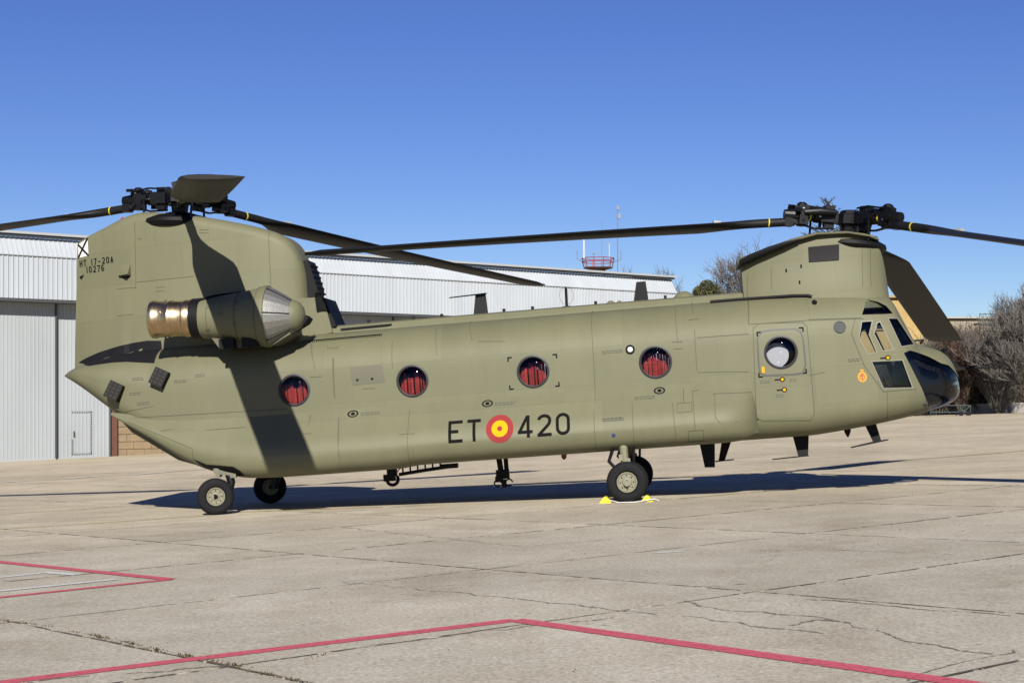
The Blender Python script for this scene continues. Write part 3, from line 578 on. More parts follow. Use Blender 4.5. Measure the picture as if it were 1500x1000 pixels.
# ------------------------------------------------------------------ rotors
def make_rotor(loc, tau, th0, droop, ccw, ex):
    s = 1 if ccw else -1
    m = MB(); Mz = Matrix.Rotation(R(-90), 3, 'Y')
    m.lathe([(-.30,.14),(-.12,.16),(-.10,.24),(.06,.24),(.08,.18),(.13,.16),(.15,.08)], (0,0,0), Mz, 12)
    for k in range(3):
        Q = Matrix.Rotation(th0+k*2*math.pi/3, 3, 'Z')
        def q(v): return Q @ Vector(v)
        m.box(q((.38,0,0)), (.30,.26,.20), Q); m.box(q((.36,.0,.14)), (.16,.12,.12), Q); m.box(q((.36,.0,-.14)), (.16,.14,.12), Q)
        m.lathe([(.48,.09),(.50,.12),(.62,.12),(.64,.10),(.80,.10)], (0,0,0), Q, 16)
        m.box(q((.82,0,0)), (.18,.20,.32), Q); m.lathe([(-.20,.07),(-.18,.09),(.18,.09),(.21,.05)], q((.84,0,0)), Q @ Mz, 14); m.lathe([(.88,.115),(1.0,.10),(1.14,.08)], (0,0,-.02), Q, 14)
        m.box(q((.84,s*.12,-.10)), (.14,.12,.16), Q)
        m.tube([q((.30,s*.20,.06)), q((.58,s*.22,.05)), q((.84,s*.19,.02))], [.05,.065,.045], 10)
        m.tube([q((.62,-s*.17,-.42)), q((.62,-s*.20,-.05))], .022, 6); m.box(q((.62,-s*.15,0)), (.12,.16,.09), Q)
        for b in range(9): m.lathe([(0,.022),(random.uniform(.03,.09),.022)], q((.22+.09*b, random.uniform(-.13,.13), .09)), Q @ Mz, 6)
        for b in range(8): m.box(q((random.uniform(.2,1.0), random.choice((-1,1))*random.uniform(.1,.2), random.uniform(-.14,.14))), (random.uniform(.04,.12), random.uniform(.04,.09), random.uniform(.04,.12)), Q @ Matrix.Rotation(random.uniform(-.5,.5), 3, 'X'))
        m.tube([q((.25,-s*.1,.16)), q((.55,-s*.16,.17)), q((.88,-s*.12,.12))], .018, 6); m.tube([q((.3,s*.1,-.2)), q((.6,s*.02,-.22)), q((.9,s*.05,-.16))], .02, 6)
        m.box(q((.93,0,.1)), (.08,.12,.08), Q); m.box(q((.93,0,-.13)), (.08,.14,.09), Q); m.tube([q((.84,-s*.18,-.12)), q((.84,s*.18,-.12))], .035, 8)
    hub = part(m, 'rotor', steel, ang=25); hub.location = loc; hub.rotation_euler = (0, tau, 0)
    m = MB(); m.lathe([(-.58,.42),(-.55,.60),(-.48,.66),(-.42,.64),(-.35,.5),(-.31,.34),(-.27,.2)], (0,0,0), Mz, 40); part(m, 'swashplate_cover', black, hub)
    m = MB()
    for k in range(3):
        Q = Matrix.Rotation(th0+k*2*math.pi/3, 3, 'Z')
        for v, d in (((.84,.0,.205),.026),((.84,.11,.1),.02),((.5,-.14,.05),.016),((.84,-.11,-.06),.018),((.36,.07,.2),.016),((.55,.13,-.02),.02),((.3,-.16,.1),.014)): m.box(Q @ Vector(v), (d*1.6,d,d), Q)
    part(m, 'hub_bolt', bright, hub, smooth=False)
    for k in range(3):
        rs = [.95,1.2,1.45,1.6,1.75,1.9,2.05,2.2,2.35,2.5,2.8,3.5,4.,4.5,5,5.5,6,6.5,7,7.5,8,8.5,8.9,9.05,9.14]; rings = []
        for r in rs:
            z = -droop*(r/9.14)**ex
            if r <= 1.6: le, te, tk = .075, -.075, .075
            else:
                u = min(1, max(0, (r-1.6)/.9)); u = u*u*(3-2*u); le = .075+.145*u; te = -.075-.505*u; tk = .075+(.045-.075)*u
                if r > 9.0: tk *= .6; le -= .05
            pit = R(9-12*(r/9.14)); c = (le+te)/2; ring = []
            n = 16; fl = min(1, max(0, (r-1.6)/.8))
            for j in range(n):
                a = 2*math.pi*j/n; u = (le-te)/2*math.cos(a)
                t_round = tk*math.sin(a); xx = (1+math.cos(a))/2
                t_foil = tk*1.15*math.sin(a)*(.25+.9*math.sqrt(max(xx, 0)))
                y, zz = c+u, t_round*(1-fl)+t_foil*fl
                y2 = y*math.cos(pit)-zz*math.sin(pit); z2 = y*math.sin(pit)+zz*math.cos(pit)
                ring.append((r, s*y2, z+z2))
            rings.append(ring)
        bl = MB().rings(rings).build('blade', blade_m, hub, ang=50); bl.rotation_euler = (0, 0, th0+k*2*math.pi/3)
        m = MB(); dz = -droop*(1.40/9.14)**ex; m.lathe([(1.39,.080),(1.41,.080)], (0,0,dz), None, 16); m.build('yellow_band', ylw_stripe, bl)
        if ccw:
            m = MB(); m.lathe([(.685,.104),(.715,.104)], (0,0,0), None, 16); m.build('yellow_band', ylw_stripe, bl)
        m = MB(); m.box((1.06, 0, -droop*(1.06/9.14)**ex), (.14,.15,.15)); m.build('blade_root_fitting', steel, bl, ang=20)
        m = MB(); m.box((2.3, s*.06, -droop*(2.3/9.14)**ex+.05), (.12,.1,.06)); m.build('blade_tag', mat('tag_grey', (.45,.45,.43), .5), bl, smooth=False)
    return hub
make_rotor((7.52, 0, 4.34), R(9.1), R(191.4), 1.43, True, 1.05)
make_rotor((-4.23, 0, 5.77), R(4.8), R(-69.6), .97, False, .85)

# ------------------------------------------------------------------ landing gear
gear_m = mat('gear_paint', (.27,.26,.16), .55, noise=.25, nscale=10)
def wheel(c, rad, wd, yaw=0):
    M = Matrix.Rotation(yaw, 3, 'Z') @ Matrix.Rotation(R(-90), 3, 'Z'); h = wd/2
    pr = [(-h*.62,rad*.50),(-h*.95,rad*.58),(-h,rad*.74),(-h*.92,rad*.88),(-h*.66,rad*.965),(-h*.5,rad*.985),(-h*.46,rad*.965),(-h*.40,rad*.99),(-h*.12,rad),(-h*.08,rad*.98),(h*.08,rad*.98),(h*.12,rad),(h*.40,rad*.99),(h*.46,rad*.965),(h*.5,rad*.985),(h*.66,rad*.965),(h*.92,rad*.88),(h,rad*.74),(h*.95,rad*.58),(h*.62,rad*.50)]
    m = MB(); m.lathe(pr, c, M, 48, False); wh = part(m, 'wheel', rubber, ang=40)
    for s in (-1, 1):
        m = MB(); m.lathe([(s*h*.60,rad*.505),(s*h*.80,rad*.49),(s*h*.80,rad*.44),(s*h*.55,rad*.40),(s*h*.50,rad*.26),(s*h*.72,rad*.22),(s*h*.78,rad*.12)], c, M, 32); part(m, 'rim', gear_m, wh)
        m = MB(); m.lathe([(s*h*.70,rad*.13),(s*h*.95,rad*.10),(s*h*.98,rad*.04)], c, M, 16); part(m, 'hub_cap', steel, wh)
        m = MB()
        for a in range(0, 360, 45): m.lathe([(s*h*.5,rad*.035),(s*h*.66,rad*.035)], Vector(c)+M @ Vector((0, rad*.33*math.cos(R(a)), rad*.33*math.sin(R(a)))), M, 8)
        part(m, 'wheel_bolt', steel, wh)
    return wh
for s in (-1, 1):
    for y in (1.72, 1.36): wheel((3.48, s*y, -PITCH*3.48+.325), .335, .21)
    m = MB(); m.tube([(3.48,s*1.25,.185),(3.48,s*1.85,.185)], .05, 10); m.tube([(3.48,s*1.54,.16),(3.47,s*1.54,.42),(3.46,s*1.54,.45),(3.45,s*1.54,.95)], [.042,.045,.066,.07], 12); m.box((3.50,s*1.54,.52),(.10,.16,.12)); m.box((3.40,s*1.56,.60),(.06,.12,.10))
    part(m, 'front_gear_leg', gear_m, ang=25)
    m = MB(); m.tube([(3.28,s*1.54,.75),(3.20,s*1.54,.55),(3.36,s*1.54,.36)], .03, 8); m.tube([(3.62,s*1.5,.75),(3.58,s*1.5,.3)], .022, 8); part(m, 'torque_link', steel)
    zr = PITCH*3.42+.305
    wheel((-3.42, s*1.66, zr), .31, .215, R(22))
    m = MB(); m.tube([(-3.42,s*1.75,zr),(-3.25,s*1.42,zr+.02)], .045, 10); m.tube([(-3.27,s*1.44,zr-.02),(-3.20,s*1.44,zr+.22),(-3.24,s*1.44,zr+.42)], [.06,.07,.07], 10); part(m, 'rear_gear_leg', steel)
    m = MB(); m.box((-3.28,s*1.46,zr+.40),(.20,.10,.10),Matrix.Rotation(R(10),3,'Y')); m.box((-3.42,s*1.46,zr+.43),(.10,.13,.08)); m.box((-3.14,s*1.48,zr+.36),(.10,.07,.14)); m.lathe([(-.07,.045),(.07,.045)],(-3.40,s*1.46,zr+.36),Matrix.Rotation(R(90),3,'Z'),10); m.tube([(-3.45,s*1.46,zr+.42),(-3.22,s*1.46,zr+.5),(-2.9,s*1.4,zr+.46)],.045,8); part(m, 'rear_gear_arm', mat('gear_arm', (.20,.19,.13), .6, noise=.3, nscale=12), ang=25)

# ------------------------------------------------------------------ belly hooks, aerials
def hook(x, y, z0, z1):
    m = MB(); m.box((x, y, z0-.05), (.16,.14,.14)); m.box((x-.05, y, z0-.14), (.2,.12,.12))
    zc = z1+.11; m.tube([(x+.10*math.cos(a)-.0, y, zc+.10*math.sin(a)) for a in np.linspace(R(150), R(400), 14)], [.03]*13+[.012], 8); part(m, 'cargo_hook', black)
hook(-.66, -.3, .64, .36)
m = MB(); m.tube([(1.22,-.2,.72),(1.24,-.2,.5),(1.2,-.2,.38)], [.05,.05,.06], 8); m.tube([(1.34,-.2,.72),(1.34,-.2,.42)], .04, 8); m.box((1.27,-.2,.42),(.22,.14,.16)); m.box((1.20,-.2,.34),(.12,.16,.1))
for dx in (-.1, .1): m.tube([(1.27+dx+.06*math.cos(a), -.2, .27+.06*math.sin(a)) for a in np.linspace(0, 5.4, 10)], .014, 6)
m.box((1.28,-.2,.26),(.08,.1,.14)); part(m, 'cargo_hook', black)
m = MB(); m.tube([(-.42,-.9,.56),(0,-.9,.60),(.52,-.9,.64)], .035, 6); m.box((.45,-.9,.645),(.3,.16,.08)); m.tube([(-.5,-.9,.55),(-.40,-.9,.66),(-.3,-.9,.7)], .01, 5)
for k in range(6): m.box((-.35+.13*k,-.9,.62+.01*k),(.02,.05,.1))
part(m, 'hoist_boom', black, ang=25)
def fin(name, poly, y0, y1, m_=black): return part(MB().prism(poly, y0, y1), name, m_, ang=25)
fin('blade_aerial', [(4.69,.74),(4.95,.74),(4.92,.30),(4.75,.31)], -.63, -.58)
fin('blade_aerial', [(5.10,.74),(5.28,.74),(5.12,.36),(5.01,.36)], .78, .82); fin('aerial_plate', [(4.95,.345),(5.28,.355),(5.28,.37),(4.95,.362)], .7, .9)
fin('blade_aerial', [(6.25,.75),(6.52,.75),(6.48,.38),(6.32,.38)], -.53, -.48); fin('aerial_plate', [(5.89,.355),(6.49,.375),(6.49,.392),(5.89,.37)], -.58, -.43)
fin('blade_aerial', [(7.45,.86),(7.64,.86),(7.71,.54),(7.58,.53)], -.43, -.38); fin('aerial_plate', [(7.21,.46),(7.62,.515),(7.82,.545),(7.82,.56),(7.6,.54),(7.21,.475)], -.5, -.3)
m = MB(); m.lathe([(-.1,.07),(0,.05),(.08,.012)], (7.18,-.3,.72), Matrix.Rotation(R(90),3,'Y'), 12); m.tube([(7.22,-.3,.8),(7.26,-.34,.9)], .02, 6); part(m, 'belly_sensor', black)
m = MB(); m.lathe([(-.04,.05),(.05,.045),(.09,.01)], (2.34,0,.68), Matrix.Rotation(R(90),3,'Y'), 14); part(m, 'belly_beacon', mat('beacon_dark', (.3,.02,.02), .4))
aer = mat('aerial_grey', (.016,.016,.017), .7, spec=.2)
fin('roof_aerial', [(.93,3.18),(1.19,3.18),(1.17,3.59),(1.00,3.585)], -.05, .05, aer); fin('aerial_rod', [(.53,3.565),(1.19,3.585),(1.19,3.605),(.53,3.58)], -.03, .03, aer)
fin('roof_aerial', [(3.74,3.19),(4.01,3.19),(3.98,3.57),(3.82,3.57)], -.05, .05, black)
m = MB(); m.tube([(2.58,0,3.2),(2.59,0,3.58)], .024, 8); m.box((2.58,0,3.24),(.14,.12,.03)); m.tube([(2.59+.12*math.cos(a),0,3.44+.16*math.sin(a)) for a in np.linspace(0,2*math.pi,25)], .0025, 5, False); part(m, 'whip_aerial', black)
for x, d in ((4.62,(.42,.4,.13)),(3.35,(.2,.2,.07)),(3.5,(.14,.1,.06))):
    m = MB(); h = d[2]
    m.rings([[(x+d[0]/2*t*k, d[1]/2*t*j, 3.22+h*(1-t*t)) for k, j in [(math.cos(a), math.sin(a)) for a in np.linspace(0,2*math.pi,17)[:-1]]] for t in (1,.8,.55,.3,.05)]); part(m, 'roof_blister', olive2)
for x in (-.9,-.1,.4,1.5,2.0,3.1,4.3,5.2):
    m = MB(); m.box((x,-.2,3.255),(.05,.05,.06)); part(m, 'roof_fitting', black, smooth=False)

# ------------------------------------------------------------------ wheel chocks
chy = mat('chock_yellow', (.80,.68,.01), .5, noise=.1, nscale=9)
ch = empty('wheel_chocks', HB @ Vector((3.48, -1.74, -PITCH*3.48)) + heli.location); ch.rotation_euler = GB.to_euler()
tag(ch, 'pair of yellow wheel chocks tied with white rope at the front wheel', 'chocks')
for x0, s in ((-.37, 1), (.30, -1)):
    m = MB(); m.prism([(x0-.10, 0.0), (x0-.085, .03), (x0-.02, .105), (x0+.02, .105), (x0+.085, .03), (x0+.10, 0.0)], -.10, .10); m.build('chock', chy, ch, ang=20)
m = MB(); m.tube([(-.30,-.10,.05),(-.15,-.16,.010),(.1,-.17,.010),(.3,-.12,.03),(.42,-.12,.05),(.5,-.16,.02)], .008, 6); m.build('rope', white_m, ch)
tag(heli, 'olive twin-rotor transport helicopter parked on the concrete apron', 'helicopter')

# ------------------------------------------------------------------ ground
def gmat(name, c1, c2, sc, speck=True, joints=False):
    m = bpy.data.materials.new(name); m.use_nodes = True; n = m.node_tree; b = n.nodes['Principled BSDF']; L = n.links.new
    b.inputs['Roughness'].default_value = .9; b.inputs['Specular IOR Level'].default_value = .1
    g = n.nodes.new('ShaderNodeNewGeometry')
    def noise(s, d=6, r=.6):
        t = n.nodes.new('ShaderNodeTexNoise'); t.inputs['Scale'].default_value = s; t.inputs['Detail'].default_value = d; t.inputs['Roughness'].default_value = r
        L(g.outputs['Position'], t.inputs['Vector']); return t.outputs[0]
    def ramp(f, p0, p1, a, b_):
        r = n.nodes.new('ShaderNodeValToRGB'); r.color_ramp.elements[0].position = p0; r.color_ramp.elements[1].position = p1
        r.color_ramp.elements[0].color = (*a, 1); r.color_ramp.elements[1].color = (*b_, 1); L(f, r.inputs[0]); return r.outputs[0]
    def mix(t, a, b_, f):
        x = n.nodes.new('ShaderNodeMix'); x.data_type = 'RGBA'; x.blend_type = t
        x.inputs[0].default_value = f; L(a, x.inputs[6]); L(b_, x.inputs[7]); return x.outputs[2]
    base = ramp(noise(sc), .3, .7, c1, c2)
    sx = n.nodes.new('ShaderNodeSeparateXYZ'); L(g.outputs['Position'], sx.inputs[0]); mr = n.nodes.new('ShaderNodeMapRange'); mr.interpolation_type = 'SMOOTHSTEP'
    mr.inputs[1].default_value = 12; mr.inputs[2].default_value = 34; L(sx.outputs[1], mr.inputs[0])      # warmer, slightly lighter tone further out
    far_tint = ramp(mr.outputs[0], 0, 1, (1,1,1), (1.16,1.10,.99)); base = mix('MULTIPLY', base, far_tint, 1.)
    big = ramp(noise(.16, 4), .35, .65, (.86,.85,.82), (1.08,1.06,1.03))
    col = mix('MULTIPLY', base, big, 1.)
    fine = ramp(noise(34, 4, .8), .32, .68, (.62,.61,.585), (1.32,1.32,1.32))
    med = ramp(noise(.8, 5, .7), .3, .7, (.90,.885,.86), (1.09,1.09,1.09)); col = mix('MULTIPLY', col, med, 1.)
    col = mix('MULTIPLY', col, fine, 1.)
    if speck:
        v = n.nodes.new('ShaderNodeTexVoronoi'); v.inputs['Scale'].default_value = 17; L(g.outputs['Position'], v.inputs['Vector'])
        sp = ramp(v.outputs['Distance'], .09, .16, (.52,.5,.46), (1,1,1)); col = mix('MULTIPLY', col, sp, .75)
        v2 = n.nodes.new('ShaderNodeTexVoronoi'); v2.inputs['Scale'].default_value = 1.6; L(g.outputs['Position'], v2.inputs['Vector'])
        sp2 = ramp(v2.outputs['Distance'], .022, .04, (.3,.27,.24), (1,1,1)); col = mix('MULTIPLY', col, sp2, .8)
    stain = ramp(noise(.42, 7, .7), .36, .44, (.87,.855,.83), (1,1,1)); col = mix('MULTIPLY', col, stain, 1.)
    ob = n.nodes.new('ShaderNodeObjectInfo'); ov = ramp(ob.outputs['Random'], 0, 1, (.915,.915,.905), (1.06,1.06,1.055)); col = mix('MULTIPLY', col, ov, 1.)
    L(col, b.inputs['Base Color'])
    bp = n.nodes.new('ShaderNodeBump'); bp.inputs['Strength'].default_value = .35; bp.inputs['Distance'].default_value = .012
    L(noise(30, 4, .7), bp.inputs['Height']); L(bp.outputs[0], b.inputs['Normal'])
    MATS[name] = m; return m
CON1, CON2 = (.312,.288,.240), (.368,.345,.298)
conc = gmat('apron_concrete', CON1, CON2, 1.4)
BASE = -.012
def sheet(name, pts, dz, m, parent=None, n=1):
    mb = MB(); mb.add([(x, y, gz(x, y)+dz) for x, y in pts], [tuple(range(len(pts)))]); o = mb.build(name, m, parent, smooth=False, fix=False)
    return o
apron = MB(); xs = [-600,-150,-40,0,40,150,600]; ys = [-60,0,40,120,400,1500]
apron.add([(x, y, gz(x, y)+BASE) for y in ys for x in xs], [(j*7+i, j*7+i+1, (j+1)*7+i+1, (j+1)*7+i) for j in range(5) for i in range(6)])
ground = tag(apron.build('apron', conc, None, smooth=False, fix=False), kind='structure')
# slabs: two families of joints
uA = np.array([math.cos(R(37.5)), math.sin(R(37.5))]); vA = np.array([math.cos(R(-50.5)), math.sin(R(-50.5))])
nU = np.array([-uA[1], uA[0]]); nV = np.array([-vA[1], vA[0]])      # offsets measured along these
def cross(cu, cv):      # point with nU.p = cu and nV.p = cv
    return np.linalg.solve(np.array([nU, nV]), np.array([cu, cv]))
offU = [8.2+3.35*i for i in range(-8, 10)]; offV = [4.45+4.5*j for j in range(-5, 9)]
slab_cols = conc
def jit(a, b, k, amp):
    out = []
    for i in range(k):
        t = i/k; p = a+(b-a)*t; d = (b-a)/np.linalg.norm(b-a); q = np.array([-d[1], d[0]])
        out.append(p + q*(random.uniform(-amp, amp) if i else 0))
    return out
def GP(p, dz): return (p[0], p[1], gz(p[0], p[1])+dz)
nsl = 0
for i in range(len(offU)-1):
    for j in range(len(offV)-1):
        g = .010
        c = [cross(offU[i]+g, offV[j]+g), cross(offU[i]+g, offV[j+1]-g), cross(offU[i+1]-g, offV[j+1]-g), cross(offU[i+1]-g, offV[j]+g)]
        ctr = sum(c)/4
        if not (5.5 < ctr[1] < 31 and abs(ctr[0]) < 2.5+.40*ctr[1]): continue
        near = ctr[1] < 20
        ring = []
        for k in range(4): ring += jit(c[k], c[(k+1) % 4], 14 if near else 3, .010)
        dz = random.uniform(-.0015, .0015); N = len(ring); mb = MB()
        ins = [p+(ctr-p)/np.linalg.norm(ctr-p)*.003 for p in ring]
        mb.add([GP(p, dz) for p in ins]+[GP(p, dz-.02) for p in ring], [tuple(range(N))]+[(k, N+k, N+(k+1) % N, (k+1) % N) for k in range(N)])
        mb.build('slab', conc, ground, smooth=False); nsl += 1
dirt = mat('joint_dirt', (.10,.082,.05), .95, noise=.5, nscale=1.1, col2=(.24,.21,.16))
mb = MB()
def ribbon(mb, pts, w0, dz, rough=.5, k=.12):
    P = [np.array(p, float) for p in pts]; L_ = []; 
    for i in range(len(P)-1):
        n_ = max(1, int(np.linalg.norm(P[i+1]-P[i])/k))
        for t in range(n_): L_.append(P[i]+(P[i+1]-P[i])*t/n_)
    L_.append(P[-1]); vs = []
    for i, p in enumerate(L_):
        d = L_[min(i+1, len(L_)-1)]-L_[max(i-1, 0)]; d /= np.linalg.norm(d); q = np.array([-d[1], d[0]]); wd = w0*random.uniform(1-rough, 1+rough)
        p = p+q*random.uniform(-rough, rough)*w0*.8
        vs += [GP(p+q*wd/2, dz), GP(p-q*wd/2, dz)]
    mb.add(vs, [(2*i, 2*i+1, 2*i+3, 2*i+2) for i in range(len(L_)-1)])
for o_ in offU: ribbon(mb, [cross(o_, -25), cross(o_, 50)], .030, .0022, .35, .25)
for o_ in offV: ribbon(mb, [cross(-30, o_), cross(50, o_)], .030, .0026, .35, .25)
JOINT_MB = mb
# cracks in the slabs, measured on the ground
CRACKS= [[(-1.54,13.71),(-0.62,12.64),(0.19,11.71),(0.89,10.84),(1.18,10.53),(1.67,9.77),(1.95,9.45)],[(1.39,12.36),(1.71,12.25),(1.89,12.34)],[(1.76,10.58),(2.12,10.04),(2.35,9.0),(2.67,8.45)],[(2.16,11.18),(2.45,10.92),(2.77,10.43),(3.26,9.92)],[(2.4,15.28),(3.28,14.89),(4.11,14.08)],[(1.82,9.86),(2.04,10.1),(2.13,9.97)],[(-5.93,17.9),(-5.5,18.27),(-5.04,18.83)],[(2.01,7.71),(2.39,8.18),(2.68,8.4),(2.83,8.56)],[(-2.37,21.13),(0.08,16.83),(1.16,17.26)],[(1.7,20.96),(1.98,20.79)],[(-5.31,20.72),(-4.0,21.19)],[(1.28,11.37),(1.5,10.74),(1.76,10.58)],[(-0.91,9.69),(-0.66,9.77),(-0.27,10.14),(0.09,10.41)],[(-0.49,9.98),(0.71,10.56)],[(-2.78,8.71),(-2.47,8.88),(-2.05,8.92),(-1.79,9.06),(-1.67,9.06)]]
WEEDS= [[(-3.97,11.79),(-3.76,11.61),(-3.41,11.24)],[(-3.14,10.92),(-2.63,10.28),(-2.23,9.73),(-1.89,9.34),(-1.67,9.06)],[(-1.67,9.06),(-1.36,8.63),(-1.09,8.34)],[(-1.24,9.22),(-1.14,9.41)],[(-1.67,9.06),(-1.6,9.12)]]
RED= [[(-3.08,8.67),(0.02,10.64)],[(0.02,10.64),(2.6,7.14)],[(-6.62,18.19),(-3.27,14.53)],[(-3.27,14.53),(-4.82,13.25)]]
WHITE= [[(-5.5,15.11),(-4.84,15.77)],[(-4.88,15.82),(-4.4,15.37)],[(-5.02,13.78),(-3.84,14.74)],[(-16.05,46.99),(-15.4,47.78)],[(-14.13,48.13),(-13.54,49.54)],[(-12.36,49.54),(-11.61,50.97)],[(-10.84,52.2),(-10.19,53.35)],[(1.45,15.37),(1.76,15.48)],[(21.94,82.19),(23.11,79.86)],[(25.97,83.75),(27.15,82.98)]]
YELLOW= [[(-8.57,23.53),(-7.67,23.8),(-6.1,24.68),(-5.14,25.25)],[(-5.14,25.25),(-4.71,26.01),(-4.05,25.99),(-2.22,26.0)],[(-15.4,47.78),(-14.13,48.13)],[(-13.54,49.54),(-12.36,49.54)],[(-11.61,50.97),(-10.84,52.2)],[(3.83,34.06),(6.54,34.66),(10.16,38.97),(15.74,43.23)],[(7.61,28.47),(8.02,27.45)]]

CRK_MB = MB(); mb = CRK_MB
for i, c in enumerate(CRACKS):
    cc = [np.array(c[0])]
    for a, b in zip(c[:-1], c[1:]):
        a, b = np.array(a), np.array(b); d = b-a; q = np.array([-d[1], d[0]])/np.linalg.norm(d)
        n_ = max(2, int(np.linalg.norm(d)/.16))
        for t in range(1, n_+1): cc.append(a+d*t/n_ + (q*random.uniform(-.05, .05) if t < n_ else 0))
    k = 0
    while k < len(cc)-1:                                   # cracks come and go along their length
        l = random.randint(2, 7); seg = cc[k:k+l+1]
        if len(seg) > 1: ribbon(mb, seg, random.uniform(.012, .032), .0032+.0003*(i % 4), .55, .05)
        k += l + (1 if random.random() < .35 else 0)
# weeds growing in the nearest joints
weed_m = mat('dry_weeds', (.085,.07,.028), .95, noise=.5, nscale=8, col2=(.13,.10,.05), spec=.1)
mb = MB()
for c, dens in zip(WEEDS, (60, 120, 70, 60, 60)):
    for a, b in zip(c[:-1], c[1:]):
        a, b = np.array(a), np.array(b); L_ = np.linalg.norm(b-a)
        for _ in range(int(L_*dens*2.2)):
            t = random.random(); cl = .5+.5*math.sin(t*9+a[0]*7); p = a+(b-a)*t+rng.normal(0, .016, 2)
            h = random.uniform(.003, .016)*(.4+cl*1.1); an = random.uniform(0, 6.28); q = np.array([math.cos(an), math.sin(an)])
            w_ = random.uniform(.006, .016); z = gz(p[0], p[1])
            mb.add([(p[0]-q[0]*w_, p[1]-q[1]*w_, z-.012), (p[0]+q[0]*w_, p[1]+q[1]*w_, z-.012), (p[0]+random.uniform(-.03,.03), p[1]+random.uniform(-.03,.03), z+h)], [(0,1,2)])
tag(mb.build('weeds', weed_m, None, smooth=False, fix=False), 'dry weeds sprouting from the apron joints', 'weeds', kind='stuff')
# painted markings, worn
def paint(name, col, wear, rough=.8, scale=26):
    m = bpy.data.materials.new(name); m.use_nodes = True; n = m.node_tree; b = n.nodes['Principled BSDF']; L = n.links.new
    b.inputs['Base Color'].default_value = (*col, 1); b.inputs['Roughness'].default_value = rough
    g = n.nodes.new('ShaderNodeNewGeometry'); t = n.nodes.new('ShaderNodeTexNoise'); t.inputs['Scale'].default_value = scale; t.inputs['Detail'].default_value = 6; t.inputs['Roughness'].default_value = .75
    L(g.outputs['Position'], t.inputs['Vector']); r = n.nodes.new('ShaderNodeValToRGB')
    r.color_ramp.elements[0].position = wear-.05; r.color_ramp.elements[1].position = wear+.06; L(t.outputs[0], r.inputs[0])
    L(r.outputs[0], b.inputs['Alpha']); MATS[name] = m
    return m
JOINT_MB.build('joint_filler', paint('joint_dirt', (.055,.047,.030), .46, scale=5), ground, smooth=False, fix=False)
CRK_MB.build('crack', paint('crack', (.125,.11,.085), .465), ground, smooth=False, fix=False)
pr, pw, py_ = paint('red_road_paint', (.40,.062,.085), .40), paint('white_road_paint', (.45,.45,.44), .42), paint('yellow_road_paint', (.36,.285,.12), .46)
def lines(name, L_, wd, m, dz):
    for k, c in enumerate(L_):
        mb = MB(); w0 = wd[k] if isinstance(wd, list) else wd
        ribbon(mb, c, w0, dz+.0006*(k % 3), .015, .25); mb.build(name, m, ground, smooth=False, fix=False)
lines('red_line', RED, [.155,.155,.15,.13], pr, .0048)
lines('white_line', WHITE, [.12,.12,.12,.30,.30,.30,.30,.1,.3,.3], pw, .0048)
lines('yellow_line', YELLOW, [.16,.16,.25,.25,.25,.2,.15], py_, .0048)
# loose pebbles
mb = MB()
for _ in range(260):
    y = random.uniform(8, 26); x = random.uniform(-.36, .36)*y; r = random.uniform(.003, .007); z = gz(x, y)
    mb.add([(x-r,y-r,z),(x+r,y-r,z),(x+r,y+r,z),(x-r,y+r,z),(x,y,z+r*1.4)], [(0,1,4),(1,2,4),(2,3,4),(3,0,4)])
tag(mb.build('pebbles', mat('pebble', (.10,.09,.075), .9), None, smooth=False), 'small dark pebbles scattered over the apron', 'pebbles', kind='stuff')

# ------------------------------------------------------------------ hangar
clad = mat('white_cladding', (.60,.64,.675), .45, noise=.12, nscale=.9, spec=.35, streak=(1,1,.2))
clad_d = mat('door_cladding', (.50,.53,.54), .5, noise=.12, nscale=.7, spec=.35, streak=(1,1,.25))
trim_d = mat('dark_trim', (.07,.072,.075), .6); gut = mat('gutter', (.5,.51,.5), .5)
hu = Vector((.784, .62, 0)).normalized(); hn = Vector((hu.y, -hu.x, 0))
hang = empty('hangar', (-24.6, 73, 1.404-3.43*1.285)); hang.rotation_euler = (0, 0, math.atan2(hu.y, hu.x)); hang.scale = (1.285,)*3
# local frame: x along the front, y into the building, z up from the base
zb0 = -1.6
def corr(mb, x0, x1, p0, p1, pitch, dep, rib=.30):
    """ribbed sheet between lower edge p0=(y,z) and upper edge p1"""
    xs = []; x = x0
    while x < x1: xs += [(x,0),(x+pitch*(1-rib),0),(x+pitch*(1-rib*.75),1),(x+pitch*(1-rib*.25),1)]; x += pitch
    xs = [(min(a, x1), d) for a, d in xs]+[(x1, 0)]
    d = Vector((0, p1[0]-p0[0], p1[1]-p0[1])).normalized(); nn = Vector((0, -d.z, d.y)); v = []
    for a, k in xs: v += [(a, p0[0]+nn.y*dep*k, p0[1]+nn.z*dep*k), (a, p1[0]+nn.y*dep*k, p1[1]+nn.z*dep*k)]
    mb.add(v, [(2*i, 2*i+2, 2*i+3, 2*i+1) for i in range(len(xs)-1)])
Z = lambda z: z-zb0
X0, X1 = -9., 35.3
m = MB(); corr(m, X0, X1, (0, Z(5.52)), (0, Z(7.13)), .19, .035); m.build('upper_wall', clad, hang, smooth=False, fix=False)
m = MB(); corr(m, X0, X1, (-.03, Z(7.16)), (.42, Z(7.86)), .19, .03); m.build('eaves_cladding', clad, hang, smooth=False, fix=False)
m = MB(); m.box(((X0+X1)/2, -.03, Z(7.145)), (X1-X0, .07, .03)); m.build('flashing', gut, hang, smooth=False)
m = MB(); m.box(((X0+X1)/2, .36, Z(7.93)), (X1-X0+.1, .30, .09)); m.build('gutter', trim_d, hang, smooth=False)
m = MB(); corr(m, X0, X1, (.2, Z(8.01)), (3.2, Z(8.32)), .19, .03); m.build('roof', clad, hang, smooth=False, fix=False)
